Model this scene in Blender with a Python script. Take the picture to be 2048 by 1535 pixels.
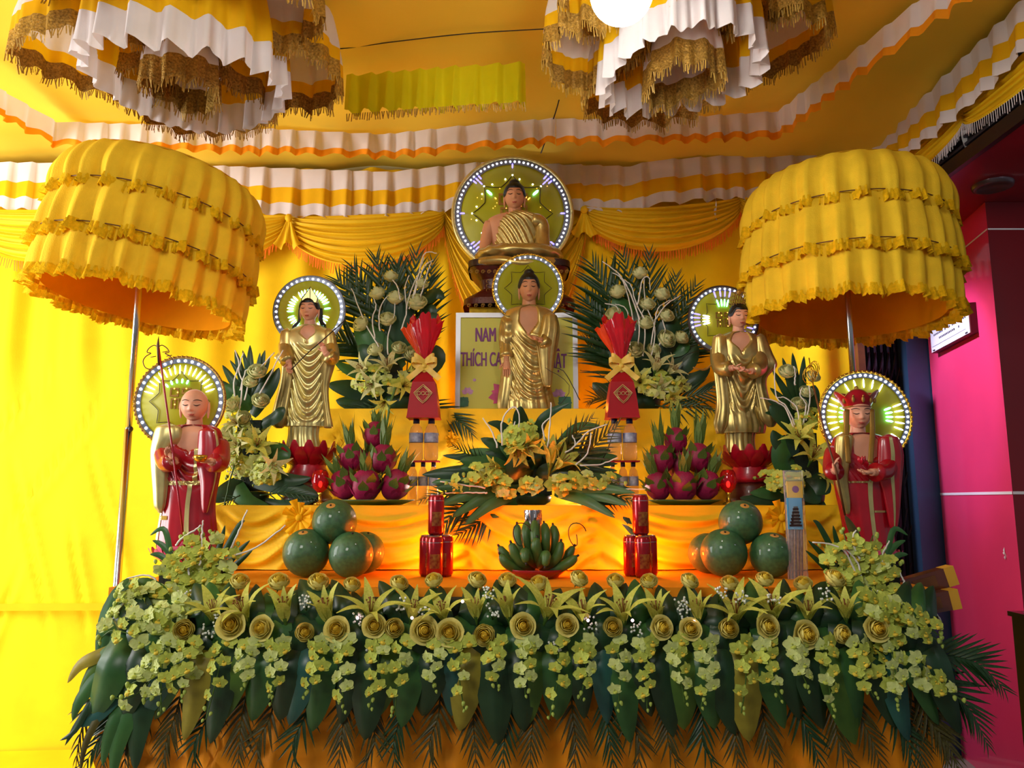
import bpy, math, random
from mathutils import Vector, Matrix, Euler
sin, cos, pi, exp, sqrt = math.sin, math.cos, math.pi, math.exp, math.sqrt
R = math.radians
random.seed(7)
sc = bpy.context.scene
COL = sc.collection
for o in list(bpy.data.objects):
    bpy.data.objects.remove(o)

# ------------------------------------------------------------ camera
PITCH, F, CAMZ = R(8.5), 1540.0, 1.25
cam_d = bpy.data.cameras.new('camera'); cam = bpy.data.objects.new('camera', cam_d); COL.objects.link(cam)
cam.location = (0, 0, CAMZ); cam.rotation_euler = (pi/2 + PITCH, 0, 0)
cam_d.sensor_width = 36; cam_d.lens = 36*F/2048; cam_d.clip_start = .02
sc.camera = cam
sc.view_settings.view_transform = 'Standard'; sc.view_settings.look = 'None'
sc.view_settings.gamma = 1; sc.view_settings.use_curve_mapping = False
sc.view_settings.exposure = 0.0

# ------------------------------------------------------------ light
w = bpy.data.worlds.new('world'); sc.world = w; w.use_nodes = True
w.node_tree.nodes['Background'].inputs[0].default_value = (.80, .86, 1, 1)
w.node_tree.nodes['Background'].inputs[1].default_value = .22

def lamp(name, kind, loc, power, col, size=.1, rot=None, sizey=None, spot=None):
    d = bpy.data.lights.new(name, kind); d.energy = power; d.color = col
    if kind == 'AREA':
        d.size = size
        if sizey: d.shape = 'RECTANGLE'; d.size_y = sizey
    else:
        d.shadow_soft_size = size
    if spot: d.spot_size = R(spot); d.spot_blend = .6
    o = bpy.data.objects.new(name, d); COL.objects.link(o); o.location = loc
    if rot is not None:
        o.rotation_euler = (Vector(rot) - Vector(loc)).to_track_quat('-Z', 'Y').to_euler()
    return o
# daylight from the open street side on the left of the room
lamp('daylight_left', 'AREA', (-3.9, 2.0, 1.7), 165, (1, .98, .96), 1.6, (-2.2, 3.9, 1.2), 2.2)
# front fill behind the photographer, added column spots, shop light to the right
lamp('room_light', 'AREA', (-1.3, -1.0, 2.9), 54, (1, .95, .88), .9, (0, 3.2, 1.2))
lamp('column_fill_spot', 'SPOT', (.95, 3.62, 2.78), 115, (.95, .92, 1), .05, (2.13, 3.55, 1.25), spot=62)  # added spot that brightens the pink column face; no such fixture here
lamp('violet_sheen_spot', 'SPOT', (1.0, 3.60, 2.75), 90, (.45, .42, 1), .03, (2.12, 3.6, 1.8), spot=36)  # added violet light standing in for the lavender reflection on the upper column
lamp('shop_light', 'AREA', (2.6, 1.2, 2.66), 14, (.82, .85, 1), .5, (2.3, 3.2, 1.0))

# ------------------------------------------------------------ pixel helpers (2048 x 1535 frame)
def ray(px, py):
    u, v = (px-1024)/F, (767.5-py)/F
    return Vector((u, cos(PITCH)-v*sin(PITCH), sin(PITCH)+v*cos(PITCH)))
def P(px, py, Y):
    d = ray(px, py); t = Y/d.y
    return Vector((d.x*t, Y, CAMZ + d.z*t))
def Pz(px, py, z):
    d = ray(px, py); t = (z-CAMZ)/d.z
    return Vector((d.x*t, d.y*t, z))
def K(py, Y):
    return Y/ray(1024, py).y/F            # metres per pixel at that depth

# ------------------------------------------------------------ materials
def lin(h):
    h = h.lstrip('#'); c = [int(h[i:i+2], 16)/255 for i in (0, 2, 4)]
    return tuple(x/12.92 if x <= .04045 else ((x+.055)/1.055)**2.4 for x in c) + (1,)
MATS = {}
def mat(name, col, rough=.6, metal=0, bump=0, bscale=60, var=.12, vscale=8, emit=0, ecol=None, trans=0, transl=0, coat=0, weave=0, alpha=None, col2=None, ior=1.45, spec=.5, stretch=None):
    m = bpy.data.materials.new(name); m.use_nodes = True; nt = m.node_tree; N = nt.nodes; L = nt.links
    b = N['Principled BSDF']; c = lin(col)
    b.inputs['Roughness'].default_value = rough; b.inputs['Metallic'].default_value = metal
    b.inputs['IOR'].default_value = ior; b.inputs['Specular IOR Level'].default_value = spec
    b.inputs['Base Color'].default_value = c
    tc = N.new('ShaderNodeTexCoord')
    vec = tc.outputs['Object']
    if stretch:
        mp = N.new('ShaderNodeMapping'); mp.inputs['Scale'].default_value = stretch
        L.new(vec, mp.inputs[0]); vec = mp.outputs[0]
    if var or col2:
        n = N.new('ShaderNodeTexNoise'); n.inputs['Scale'].default_value = vscale; n.inputs['Detail'].default_value = 4
        L.new(vec, n.inputs['Vector'])
        rp = N.new('ShaderNodeValToRGB'); e = rp.color_ramp.elements
        e[0].position, e[1].position = .3, .7
        if col2: e[0].color, e[1].color = lin(col2), c
        else:
            e[0].color = tuple(x*(1-var) for x in c[:3])+(1,); e[1].color = tuple(min(1, x*(1+var)) for x in c[:3])+(1,)
        L.new(n.outputs[0], rp.inputs[0]); L.new(rp.outputs[0], b.inputs['Base Color'])
        csock = rp.outputs[0]
    else: csock = None
    if bump:
        n2 = N.new('ShaderNodeTexNoise'); n2.inputs['Scale'].default_value = bscale; n2.inputs['Detail'].default_value = 3
        L.new(vec, n2.inputs['Vector'])
        bp = N.new('ShaderNodeBump'); bp.inputs['Strength'].default_value = bump; bp.inputs['Distance'].default_value = .004
        L.new(n2.outputs[0], bp.inputs['Height']); L.new(bp.outputs[0], b.inputs['Normal'])
    if emit:
        b.inputs['Emission Color'].default_value = lin(ecol or col); b.inputs['Emission Strength'].default_value = emit
    if trans: b.inputs['Transmission Weight'].default_value = trans
    if coat: b.inputs['Coat Weight'].default_value = coat; b.inputs['Coat Roughness'].default_value = .06
    if alpha is not None: b.inputs['Alpha'].default_value = alpha
    if transl:
        t = N.new('ShaderNodeBsdfTranslucent'); t.inputs[0].default_value = c
        if csock: L.new(csock, t.inputs[0])
        mx = N.new('ShaderNodeMixShader'); mx.inputs[0].default_value = transl
        L.new(b.outputs[0], mx.inputs[1]); L.new(t.outputs[0], mx.inputs[2]); L.new(mx.outputs[0], N['Material Output'].inputs[0])
    MATS[name] = m
    return m
M = MATS
mat('drape', '#f2cc16', .75, bump=.15, bscale=220, var=.05, transl=.12, spec=.2)
mat('ceil_cloth', '#f0d048', .8, bump=.1, bscale=200, var=.04, vscale=2, transl=.1, spec=.15)
mat('swag', '#ecbf18', .6, var=.06, transl=.08, spec=.3)
mat('orange_fringe', '#f57a12', .7, var=.12, vscale=60, transl=.2)
mat('frill_white', '#e6dfe0', .7, bump=.1, bscale=300, var=.05, transl=.25, spec=.2)
mat('frill_yellow', '#efb80e', .7, var=.07, transl=.22, spec=.2)
mat('frill_orange', '#f29a18', .7, var=.1, transl=.25, spec=.2)
mat('frill_green', '#d9cf10', .7, var=.05, transl=.15, spec=.2)
mat('gold_lace', '#cda045', .45, metal=.3, bump=.9, bscale=160, col2='#7d5a1c', vscale=140)
mat('gold_fringe', '#b58f3e', .5, metal=.2, var=.3, vscale=90)
mat('umb_cloth', '#f5cc30', .8, bump=.35, bscale=260, var=.08, vscale=14, transl=.2, spec=.15)
mat('umb_fringe', '#eab713', .8, bump=.6, bscale=300, var=.2, vscale=80, transl=.2, spec=.1)
mat('umb_lining', '#e79a06', .8, var=.06, transl=.25, spec=.1)
mat('chrome', '#cfcfca', .22, metal=1, var=0)
mat('white_fringe', '#efeaf0', .7, var=.06, vscale=70, transl=.2)
mat('black_panel', '#0b0b0d', .35, var=.1)
mat('soffit_red', '#8d0f20', .3, var=.06, vscale=2, coat=.3)
mat('column_pink', '#ec3f70', .22, var=.05, vscale=3, coat=.6, bump=.03, bscale=9)
mat('column_red', '#7a0c14', .35, var=.06, vscale=3, coat=.2)
mat('joint_white', '#e9e3e6', .5, var=.03)
mat('blue_frame', '#3b587f', .35, metal=.3, var=.08, vscale=5)
mat('steel_dark', '#3e3c48', .4, metal=.5, var=.1)
mat('floor_tile', '#8d8880', .25, var=.08, vscale=3)
mat('wall_paint', '#cdbb78', .8, var=.04)
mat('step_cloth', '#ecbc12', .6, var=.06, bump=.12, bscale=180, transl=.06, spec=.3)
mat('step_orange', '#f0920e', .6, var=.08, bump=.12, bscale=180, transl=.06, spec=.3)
mat('wire_black', '#1b140b', .5, var=.05)
mat('wood_brown', '#5b3413', .5, var=.3, vscale=20)
mat('gold', '#bda562', .33, metal=.75, var=.16, vscale=30, bump=.06, bscale=40)
mat('gold_pale', '#cbbd7c', .33, metal=.62, var=.12, vscale=30)
mat('gold_bead', '#d8a93a', .25, metal=.9, var=.1)
mat('skin', '#c98c64', .5, var=.07, vscale=20, spec=.4)
mat('skin_light', '#d99b7c', .45, var=.06, vscale=20, spec=.4)
mat('hair', '#0c0a0a', .45, var=.1, bump=.5, bscale=110)
mat('line_dark', '#2c140c', .6, var=0)
mat('lip', '#a8463a', .45, var=.05)
mat('robe_red', '#a0091b', .3, var=.14, vscale=18, coat=.35)
mat('lotus_red', '#b00d24', .35, var=.35, vscale=22, coat=.3)
mat('lotus_pink', '#d8557a', .4, var=.2, vscale=30)
mat('pedestal', '#4e130d', .38, var=.3, vscale=16, coat=.2, bump=.5, bscale=50)
mat('pedestal_dark', '#2b0f0a', .4, var=.3, vscale=20, bump=.5, bscale=50)
mat('gold_paint', '#9b7531', .45, metal=.5, var=.2)
mat('halo_disc', '#c3c222', .45, var=.08, vscale=5, transl=.45)
mat('halo_ring', '#6d7484', .35, metal=.5, var=.1)
mat('led_white', '#f3f4ff', .4, emit=7, var=0)
mat('led_blue', '#6d63ff', .4, emit=5, var=0)
mat('led_cyan', '#8dfff0', .4, emit=5, var=0)
mat('led_amber', '#ffb04a', .4, emit=4, var=0)
mat('bulb_glow', '#fff8ee', .3, emit=52, var=0)
mat('lamp_warm', '#ffb562', .3, emit=20, var=0)
mat('fairy', '#ffc9d8', .3, emit=9, var=0)
mat('sign_frame', '#c9cbd0', .35, metal=.3, var=.04)
mat('sign_face', '#c9c42c', .4, var=.04, vscale=3)
mat('sign_text', '#7a2474', .5, var=.1)
mat('print_pink', '#d0457c', .5, var=.3, vscale=25)
mat('print_lilac', '#b98ab4', .5, var=.3, vscale=60)
mat('print_green', '#2f6b4d', .5, var=.3, vscale=30)
mat('plaque', '#dfe3ea', .3, var=.03)
mat('plaque_side', '#5d0d18', .4, var=.05)
mat('ink', '#23252c', .5, var=0)
mat('leaf_dark', '#27492b', .38, var=.3, vscale=9, col2='#18341d', transl=.1)
mat('leaf_mid', '#3f7036', .38, var=.3, vscale=9, col2='#2a5529', transl=.15)
mat('leaf_light', '#5d8030', .42, var=.25, vscale=9, col2='#3d6524', transl=.2)
mat('leaf_blue', '#2f6659', .35, var=.2, vscale=9, col2='#214f4b', transl=.1)
mat('leaf_yellow', '#9f9330', .45, var=.25, vscale=12, transl=.2)
mat('palm', '#2b4f24', .4, var=.3, vscale=20, col2='#1a3519', transl=.15)
mat('palm_brown', '#5a5318', .45, var=.3, vscale=20, col2='#3a3410', transl=.15)
mat('rose_outer', '#e8dc80', .6, var=.1, vscale=30, transl=.25, spec=.25)
mat('rose_inner', '#e8cc48', .6, var=.15, vscale=30, transl=.25, spec=.25)
mat('rose_cream', '#dee0a8', .6, var=.1, vscale=30, transl=.25, spec=.25)
mat('lily', '#d8d568', .5, col2='#b6be48', vscale=14, transl=.25, spec=.3)
mat('lily_white', '#dcd9ac', .5, col2='#c5c878', vscale=14, transl=.25, spec=.3)
mat('stamen', '#7a4a16', .6, var=.2)
mat('orchid', '#d0d86a', .55, col2='#aebf46', vscale=24, transl=.25, spec=.25)
mat('orchid_pale', '#dde39f', .55, col2='#c0d06c', vscale=24, transl=.25, spec=.25)
mat('bud_green', '#9db04a', .5, var=.2, vscale=20)
mat('twig_white', '#dcd7cf', .6, var=.1, vscale=40)
mat('baby_white', '#e8ece2', .6, var=.05)
mat('vine_dark', '#241b0c', .6, var=.2)
mat('pomelo', '#3f6b40', .33, col2='#2c5232', vscale=6, bump=.25, bscale=240, coat=.35)
mat('sticker', '#d3a04a', .5, col2='#b9702c', vscale=60)
mat('can_red', '#9c0d17', .22, metal=.5, var=.2, vscale=30, coat=.3)
mat('can_print', '#b07a34', .3, metal=.6, col2='#7b1a16', vscale=70)
mat('can_silver', '#b9b4b4', .25, metal=.9, var=.05)
mat('banana', '#47662c', .45, col2='#33511f', vscale=12, bump=.1)
mat('banana_tip', '#2a1b0c', .6, var=.2)
mat('dragon', '#a81a4c', .42, col2='#85133c', vscale=14, bump=.2, bscale=60)
mat('dragon_leaf', '#6f8436', .45, col2='#4e6a2b', vscale=16, transl=.1)
mat('plate', '#4d6a3a', .3, var=.08)
mat('plate_red', '#8d1322', .25, var=.1, coat=.3)
mat('box_red', '#a00716', .5, var=.08, vscale=10, spec=.3)
mat('cello_red', '#c8101e', .2, var=.15, vscale=10, transl=.3, coat=.4)
mat('cello_orange', '#f0511a', .25, var=.15, vscale=10, transl=.4)
mat('bow_yellow', '#e6c552', .4, var=.1, transl=.2)
mat('water', '#ffe6d2', .05, trans=.92, var=0, ior=1.2)
mat('label_blue', '#22396f', .4, col2='#c2c4d6', vscale=30)
mat('cap_blue', '#1f2448', .4, var=.1)
mat('glass_red', '#d11726', .06, trans=.75, var=0)
mat('incense_head', '#d9a92c', .5, var=.15)
mat('incense_blue', '#4f9ac6', .45, var=.1)
mat('incense_stick', '#6b3a2c', .4, col2='#8d6a60', vscale=90, coat=.6)
mat('cello_clear', '#ffffff', .12, trans=.9, var=0, ior=1.05)
mat('brown_box', '#54250f', .3, var=.3, vscale=20, coat=.5)
mat('box_end', '#c9962a', .5, var=.1)
mat('cabinet_black', '#0d0d10', .25, var=.1, coat=.3)
mat('paper', '#d5d3e2', .5, var=.03)
mat('napkin', '#eceaee', .7, var=.06)
mat('ribbon_white', '#e8e6e4', .5, var=.05, transl=.2)
mat('foam', '#122114', .8, var=.3, vscale=40, bump=.6, bscale=80)
mat('downlight', '#6b5a5e', .3, metal=.6, var=.05)

# ------------------------------------------------------------ mesh builder
class G:
    def __init__(s): s.v, s.f, s.m = [], [], []
    def add(s, vs, fs, m=0):
        o = len(s.v); s.v += [tuple(p) for p in vs]; s.f += [tuple(i+o for i in q) for q in fs]; s.m += [m]*len(fs); return s
    def grid(s, fn, nu, nv, wrap=False, m=0):
        vs = [fn(i/nu, j/nv) for j in range(nv+1) for i in range(nu if wrap else nu+1)]
        w_ = nu if wrap else nu+1
        fs = []
        for j in range(nv):
            for i in range(nu):
                a = j*w_+i; b = j*w_+(i+1) % w_
                fs.append((a, b, b+w_, a+w_))
        return s.add(vs, fs, m)
    def tube(s, pts, r, n=8, m=0, flat=1.0):
        pts = [Vector(p) for p in pts]
        rs = r if isinstance(r, (list, tuple)) else [r]*len(pts)
        t0 = (pts[1]-pts[0]).normalized()
        up = Vector((0, 0, 1)) if abs(t0.z) < .9 else Vector((0, 1, 0))
        a = t0.cross(up).normalized(); vs = []
        for i, p in enumerate(pts):
            t = (pts[min(i+1, len(pts)-1)]-pts[max(i-1, 0)]).normalized()
            a = (a - t*a.dot(t)).normalized(); b = t.cross(a)
            for k in range(n):
                q = 2*pi*k/n
                vs.append(p + a*(rs[i]*cos(q)) + b*(rs[i]*flat*sin(q)))
        fs = []
        for i in range(len(pts)-1):
            for k in range(n):
                fs.append((i*n+k, i*n+(k+1) % n, (i+1)*n+(k+1) % n, (i+1)*n+k))
        fs.append(tuple(range(n-1, -1, -1))); e = (len(pts)-1)*n; fs.append(tuple(range(e, e+n)))
        return s.add(vs, fs, m)
    def lathe(s, prof, n=24, m=0, c=(0, 0, 0)):
        def fn(u, v):
            j = v*(len(prof)-1); r, z = prof[int(round(j))]
            return (c[0]+r*cos(2*pi*u), c[1]+r*sin(2*pi*u), c[2]+z)
        s.grid(fn, n, len(prof)-1, True, m); return s
    def ell(s, c, r, nu=16, nv=10, m=0, rot=None):
        def fn(u, v):
            ph = (v-.5)*pi*.998; p = Vector((r[0]*cos(ph)*cos(2*pi*u), r[1]*cos(ph)*sin(2*pi*u), r[2]*sin(ph)))
            if rot: p = rot @ p
            return (p.x+c[0], p.y+c[1], p.z+c[2])
        return s.grid(fn, nu, nv, True, m)
    def box(s, lo, hi, m=0):
        x0, y0, z0 = lo; x1, y1, z1 = hi
        vs = [(x0, y0, z0), (x1, y0, z0), (x1, y1, z0), (x0, y1, z0), (x0, y0, z1), (x1, y0, z1), (x1, y1, z1), (x0, y1, z1)]
        return s.add(vs, [(0, 3, 2, 1), (4, 5, 6, 7), (0, 1, 5, 4), (1, 2, 6, 5), (2, 3, 7, 6), (3, 0, 4, 7)], m)
    def prism(s, poly, depth, m=0, y0=0):
        """polygon in x,z extruded along +y"""
        n = len(poly)
        vs = [(x, y0, z) for x, z in poly] + [(x, y0+depth, z) for x, z in poly]
        fs = [tuple(range(n)), tuple(range(2*n-1, n-1, -1))] + [(i, i+n, (i+1) % n+n, (i+1) % n) for i in range(n)]
        return s.add(vs, fs, m)
    def mesh(s, name, mats, smooth=True):
        me = bpy.data.meshes.new(name); me.from_pydata(s.v, [], s.f)
        for q in (mats if isinstance(mats, (list, tuple)) else [mats]): me.materials.append(M[q])
        me.polygons.foreach_set('material_index', s.m)
        if smooth: me.polygons.foreach_set('use_smooth', [True]*len(s.f))
        me.update(); return me

WM = {}
def link(name, data, parent=None, W=None):
    o = bpy.data.objects.new(name, data); COL.objects.link(o)
    W = W or Matrix()
    WM[o.name] = W
    if parent is not None:
        o.parent = parent; o.matrix_local = WM[parent.name].inverted() @ W
    else: o.matrix_local = W
    return o
def T(v): return Matrix.Translation(Vector(v))
def tag(o, label, cat=None, group=None, kind=None):
    if label: o['label'] = label
    if cat: o['category'] = cat
    if group: o['group'] = group
    if kind: o['kind'] = kind
    return o
def thing(name, loc, label, cat, group=None):
    o = link(name, None, None, T(loc)); o.empty_display_size = .05
    return tag(o, label, cat, group)
def obj(name, g, mats, parent=None, W=None, smooth=True):
    """g in world coordinates unless W is given"""
    if W is None:
        base = WM[parent.name].translation.copy() if parent is not None else Vector(g.v[0])
        if parent is None:
            base = Vector((sum(p[0] for p in g.v)/len(g.v), sum(p[1] for p in g.v)/len(g.v), min(p[2] for p in g.v)))
        g.v = [(p[0]-base.x, p[1]-base.y, p[2]-base.z) for p in g.v]
        W = T(base)
    return link(name, g.mesh(name, mats, smooth), parent, W)
def struct(name, g, mats, smooth=False):
    o = obj(name, g, mats, smooth=smooth); o['kind'] = 'structure'; return o
def look(d, roll=0):
    d = Vector(d).normalized()
    q = d.to_track_quat('Z', 'Y').to_matrix()
    return (q @ Matrix.Rotation(roll, 3, 'Z')).to_4x4()
def PL(pts, n):
    """smooth resample (Catmull-Rom) through pts"""
    pts = [Vector(p) for p in pts]; out = []
    m_ = len(pts)-1
    for k in range(n+1):
        t = k/n*m_; i = min(int(t), m_-1); f = t-i
        p0, p1, p2, p3 = pts[max(i-1, 0)], pts[i], pts[i+1], pts[min(i+2, m_)]
        out.append(.5*((2*p1)+(p2-p0)*f+(2*p0-5*p1+4*p2-p3)*f*f+(3*p1-p0-3*p2+p3)*f**3))
    return out
def hsh(i): return (sin(i*127.1+3.7)*43758.5453) % 1
# ============================================================ the setting
CEIL = 3.0
g = G(); g.box((-6, -3, -.1), (6, 6, 0)); struct('floor', g, 'floor_tile')
g = G()
def cfn(u, v):
    x, y = -4.4+6.3*u, .4+3.65*v
    z = CEIL + .06*min(1, abs(y-3.5)/.6) - .02*sin(3.2*x+.6)*sin(2.1*y) + .03*max(0, -x-1)*.5
    return (x, y, z + .01*sin(11*x+4*y))
g.grid(cfn, 70, 50); struct('ceiling', g, 'ceil_cloth', True)
g = G(); g.box((-4.4, 4.06, 0), (1.86, 4.16, 3.12)); struct('wall_back', g, 'wall_paint')

def smoothstep(a, b, x):
    t = max(0, min(1, (x-a)/(b-a))); return t*t*(3-2*t)

# backdrop curtain, gathered in vertical folds
CREASE = [(-2.45, 1.0, .34, .5, .035), (-2.1, 1.2, .36, .35, .028), (-2.2, .85, .28, .3, .03), (-2.6, .55, -.3, .4, .03), (-1.75, 1.5, .3, .35, .022), (-2.35, 1.45, -.7, .4, .03), (-2.55, 1.75, -.9, .3, .035), (-2.0, .9, .22, .3, .022)]
def bfn(u, v):
    x = -4.3 + 6.14*u; z = .02 + 3.0*v
    s = 5*x + .9*sin(2.1*x+.4) + .35*sin(3.7*x)*(1-v)
    y = 3.97 + .020*sin(3.1*s) + .013*sin(7.3*s+.6*v) + .008*sin(1.2*s+3*v)
    wl = smoothstep(-1.15, -1.6, x)*smoothstep(2.05, 1.6, z)
    y = y + (3.97-y)*.88*wl - .05*wl*sin(1.3*x+.8*z)
    for x0, z0, sl, ln, am in CREASE:
        dd = (x-x0)+(z-z0)*sl
        y += am*wl*(exp(-(dd/.014)**2)-.5*exp(-((dd-.03)/.03)**2))*smoothstep(ln, ln*.4, abs(z-z0))
    return (x, y, z)
g = G(); g.grid(bfn, 520, 60)
bd = obj('backdrop_curtain', g, 'drape'); tag(bd, 'long yellow backdrop curtain hanging in folds behind the altar', 'curtain')
g = G()
def seam(u, v):
    x = -4.2+2.45*u; z = .70+.035*v+.02*(u-.5); return (x, 3.925+.006*sin(7*x), z)
g.grid(seam, 60, 2); so = obj('hem_band', g, 'frill_yellow', bd)
g = G(); g.grid(lambda u, v: (-4.3+3.05*u, 2.3+1.66*v, .012+.03*v**6+.008*sin(9*u+7*v)), 60, 30); obj('floor_spread', g, 'drape', bd)

def valance(name, pts, drop, bands, mats, label, pitch=.085, amp=.012, out=Vector((0, -1, 0)), ruffle=.018, seed=0, n=None, names=None):
    """pleated strip hung from a line of points; bands = list of fractions of the drop"""
    pts = [Vector(p) for p in pts]
    seg = [0]
    for a, b in zip(pts, pts[1:]): seg.append(seg[-1]+(b-a).length)
    Ltot = seg[-1]; N = int(Ltot/pitch*9)
    def at(s):
        for i in range(len(seg)-1):
            if s <= seg[i+1] or i == len(seg)-2:
                f = (s-seg[i])/(seg[i+1]-seg[i]); d = (pts[i+1]-pts[i]).normalized()
                o = Vector((d.y, -d.x, 0)).normalized()
                if o.dot(out) < 0: o = -o
                return pts[i].lerp(pts[i+1], f), o, d
    cache = [at(Ltot*i/N) for i in range(N+1)]
    def fn(i, t):
        p, o, d = cache[i]; s = Ltot*i/N
        ph = s/pitch + .35*sin(s*3.1+seed) + .2*sin(s*9.7+2*seed); fr = ph % 1; k = int(ph)
        saw = fr if fr < .86 else (1-fr)/.14*.86          # knife pleat
        a = amp*(.5+1.1*t)*(.7+.6*hsh(k+seed*17))
        off = a*(saw-.4)*2.2 + ruffle*t*t*sin(2*pi*ph*1.0+1.3*hsh(k+seed))*.6
        dz = drop*t*(1+.035*sin(s*4.7+seed)+.05*t*(hsh(k+3*seed)-.5)) + .010*t*t*cos(2*pi*ph)
        q = p + o*(off+.008) + d*(.006*t*sin(2*pi*ph))
        return (q.x, q.y, q.z-dz)
    lab = label
    root = thing(name, pts[len(pts)//2], lab, 'valance')
    t0 = 0
    for bi, (b, mm) in enumerate(zip(bands, mats)):
        rows = max(2, int(b*10)); gg = G()
        t1 = t0+b
        gg.grid(lambda u, v, t0=t0, t1=t1: fn(int(round(u*N)), t0+(t1-t0)*v), N, rows)
        obj((names or ['top_band', 'middle_band', 'hem_band'])[bi], gg, mm, root)
        t0 = t1
    return root
def fringe(name, parent, curve, length, matn, pitch=.006, seed=0, comb=True, depth=.004):
    """hanging threads along a curve"""
    gg = G(); acc = 0
    for i in range(len(curve)-1):
        a, b = Vector(curve[i]), Vector(curve[i+1]); n = max(1, int((b-a).length/pitch))
        for k in range(n):
            p = a.lerp(b, (k+.5)/n); d = (b-a).normalized()*pitch*.36
            ln = length*(.75+.45*hsh(i*31+k*7+seed)); j = (hsh(i*13+k+seed)-.5)*depth*3
            gg.add([p-d, p+d, p+d*.8+Vector((j, j, -ln)), p-d*.8+Vector((j, j, -ln))], [(0, 1, 2, 3)])
    o = obj(name, gg, matn, parent); o['kind'] = 'stuff'; return o

Yb = 3.88
valance('pleated_valance', [P(x, y, Yb) for x, y in ((-420, 335), (-200, 330), (0, 325), (450, 333), (780, 345), (960, 325), (1140, 330), (1262, 334), (1300, 322), (1520, 308), (1735, 318))],
        .25, (.42, .33, .25), ('frill_white', 'frill_yellow', 'frill_white'), 'pleated white and yellow valance along the top of the back curtain', pitch=.118, amp=.018, ruffle=.024, seed=1)
valance('pleated_valance', [Pz(x, y, 2.99) for x, y in ((-120, 110), (0, 180), (112, 245), (430, 254), (770, 270), (980, 247), (1112, 238))],
        .12, (.74, .26), ('frill_white', 'frill_orange'), 'short white valance with orange hem across the ceiling, left half', pitch=.108, amp=.015, seed=2, names=['top_band', 'hem_band'])
valance('pleated_valance', [Pz(x, y, 2.99) for x, y in ((1112, 238), (1200, 241), (1400, 234), (1558, 224), (1700, 112), (1840, 2), (1960, -90))],
        .12, (.74, .26), ('frill_white', 'frill_orange'), 'short white valance with orange hem turning along the right side of the ceiling', pitch=.108, amp=.015, seed=3, names=['top_band', 'hem_band'], out=Vector((-.3, -1, 0)))
valance('pleated_valance', [(1.85, 3.86, 3.04), (1.85, 3.2, 3.03), (1.85, 2.4, 3.03), (1.85, 1.4, 3.03)],
        .20, (.42, .33, .25), ('frill_white', 'frill_yellow', 'frill_white'), 'pleated white and yellow valance along the right edge of the ceiling cloth', pitch=.14, amp=.022, ruffle=.03, seed=4, out=Vector((-1, 0, 0)))
# green-yellow strip hung from the middle of the ceiling
gl = [Pz(x, y, 2.97) for x, y in ((695, 153), (760, 148), (840, 141), (930, 134), (1000, 130), (1050, 127))]
vr = valance('ceiling_strip', gl, .17, (.93, .07), ('frill_green', 'frill_green'), 'short lime yellow pleated strip with brown fringe in the middle of the ceiling', pitch=.082, amp=.022, ruffle=.018, seed=5, names=['cloth', 'hem_band'])
fringe('fringe', vr, [p+Vector((0, -.012, -.17)) for p in PL(gl, 40)], .032, 'gold_fringe', .007, 3)

def swag(name, a, b, drop0, drop1, label, fr_mat, out=Vector((0, -1, 0)), fr_len=.05, cloth='swag', folds=7, depth=.05, top=.02, seed=0):
    a, b = Vector(a), Vector(b); gg = G()
    def fn(u, v):
        p = a.lerp(b, u); c = 4*u*(1-u); c2 = c**.75
        d = drop0 + (drop1-drop0)*v
        pin = 1-c
        wgt = .35+.65*c2
        z = p.z - top*v*pin*1.5 - d*c2 - .045*v*pin
        o = depth*(.25+c2)*(.35+.75*sin(pi*(.12+.8*v))) + .016*wgt*sin(2*pi*folds*v+seed+1.3*sin(2.4*u+seed)) + .006*sin(2*pi*folds*2.3*v+seed)
        q = p + out*o
        return (q.x, q.y, z)
    gg.grid(fn, 40, folds*9)
    root = thing(name, a.lerp(b, .5), label, 'swag')
    obj('cloth', gg, cloth, root)
    if fr_mat:
        fringe('fringe', root, [Vector(fn(i/60, 1))+out*.002 for i in range(61)], fr_len, fr_mat, .0075, seed)
    return root
Ys = 3.90
def sw(x0, y0, x1, y1, d0, d1, label, **k):
    k.setdefault('fr_mat', 'orange_fringe')
    return swag('curtain_swag', P(x0, y0, Ys), P(x1, y1, Ys), d0, d1, label, **k)
sw(-60, 420, 240, 420, .02, .30, 'yellow curtain swag at the far left behind the left parasol', seed=1)
sw(240, 425, 575, 432, .02, .30, 'yellow curtain swag mostly behind the left parasol, ending at the knot', seed=2)
sw(572, 432, 892, 420, .03, .30, 'draped yellow swag with orange fringe left of the large halo', seed=3)
sw(888, 420, 1172, 420, .15, .80, 'deep yellow swag hanging behind the large halo', folds=8, seed=4, fr_len=.04)
sw(1168, 410, 1480, 395, .04, .28, 'draped yellow swag with orange fringe right of the large halo', seed=5)
sw(1478, 395, 1745, 390, .03, .27, 'yellow curtain swag mostly behind the right parasol', seed=6)
# knotted tails between swags
def tail(px, py, ln, label, seed, wd=.07):
    c = P(px, py, 3.85); gg = G()
    for s in (-1, 1):
        def fn(u, v, s=s):
            wdt = wd*(.25+.9*v)
            x = c.x + s*.012*v + (u-.5)*wdt + s*.02*v
            z = c.z - ln*v*(1-.28*abs(u-.5)*2*(v**2)) + (.25*ln*(v**4)*(.5-abs(u-.5+s*.15)))
            return (x, 3.85-.012*sin(u*9+seed)*v - .01*v, z)
        gg.grid(fn, 10, 10)
    gg.ell((c.x, 3.845, c.z), (.02, .015, .022), 10, 6)
    o = obj('swag_tail', gg, 'swag'); tag(o, label, 'curtain tail'); return o
tail(578, 436, .19, 'knotted tail of yellow cloth between two swags left of the halo', 1)
tail(1168, 420, .17, 'knotted tail of yellow cloth between two swags right of the halo', 2)

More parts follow.
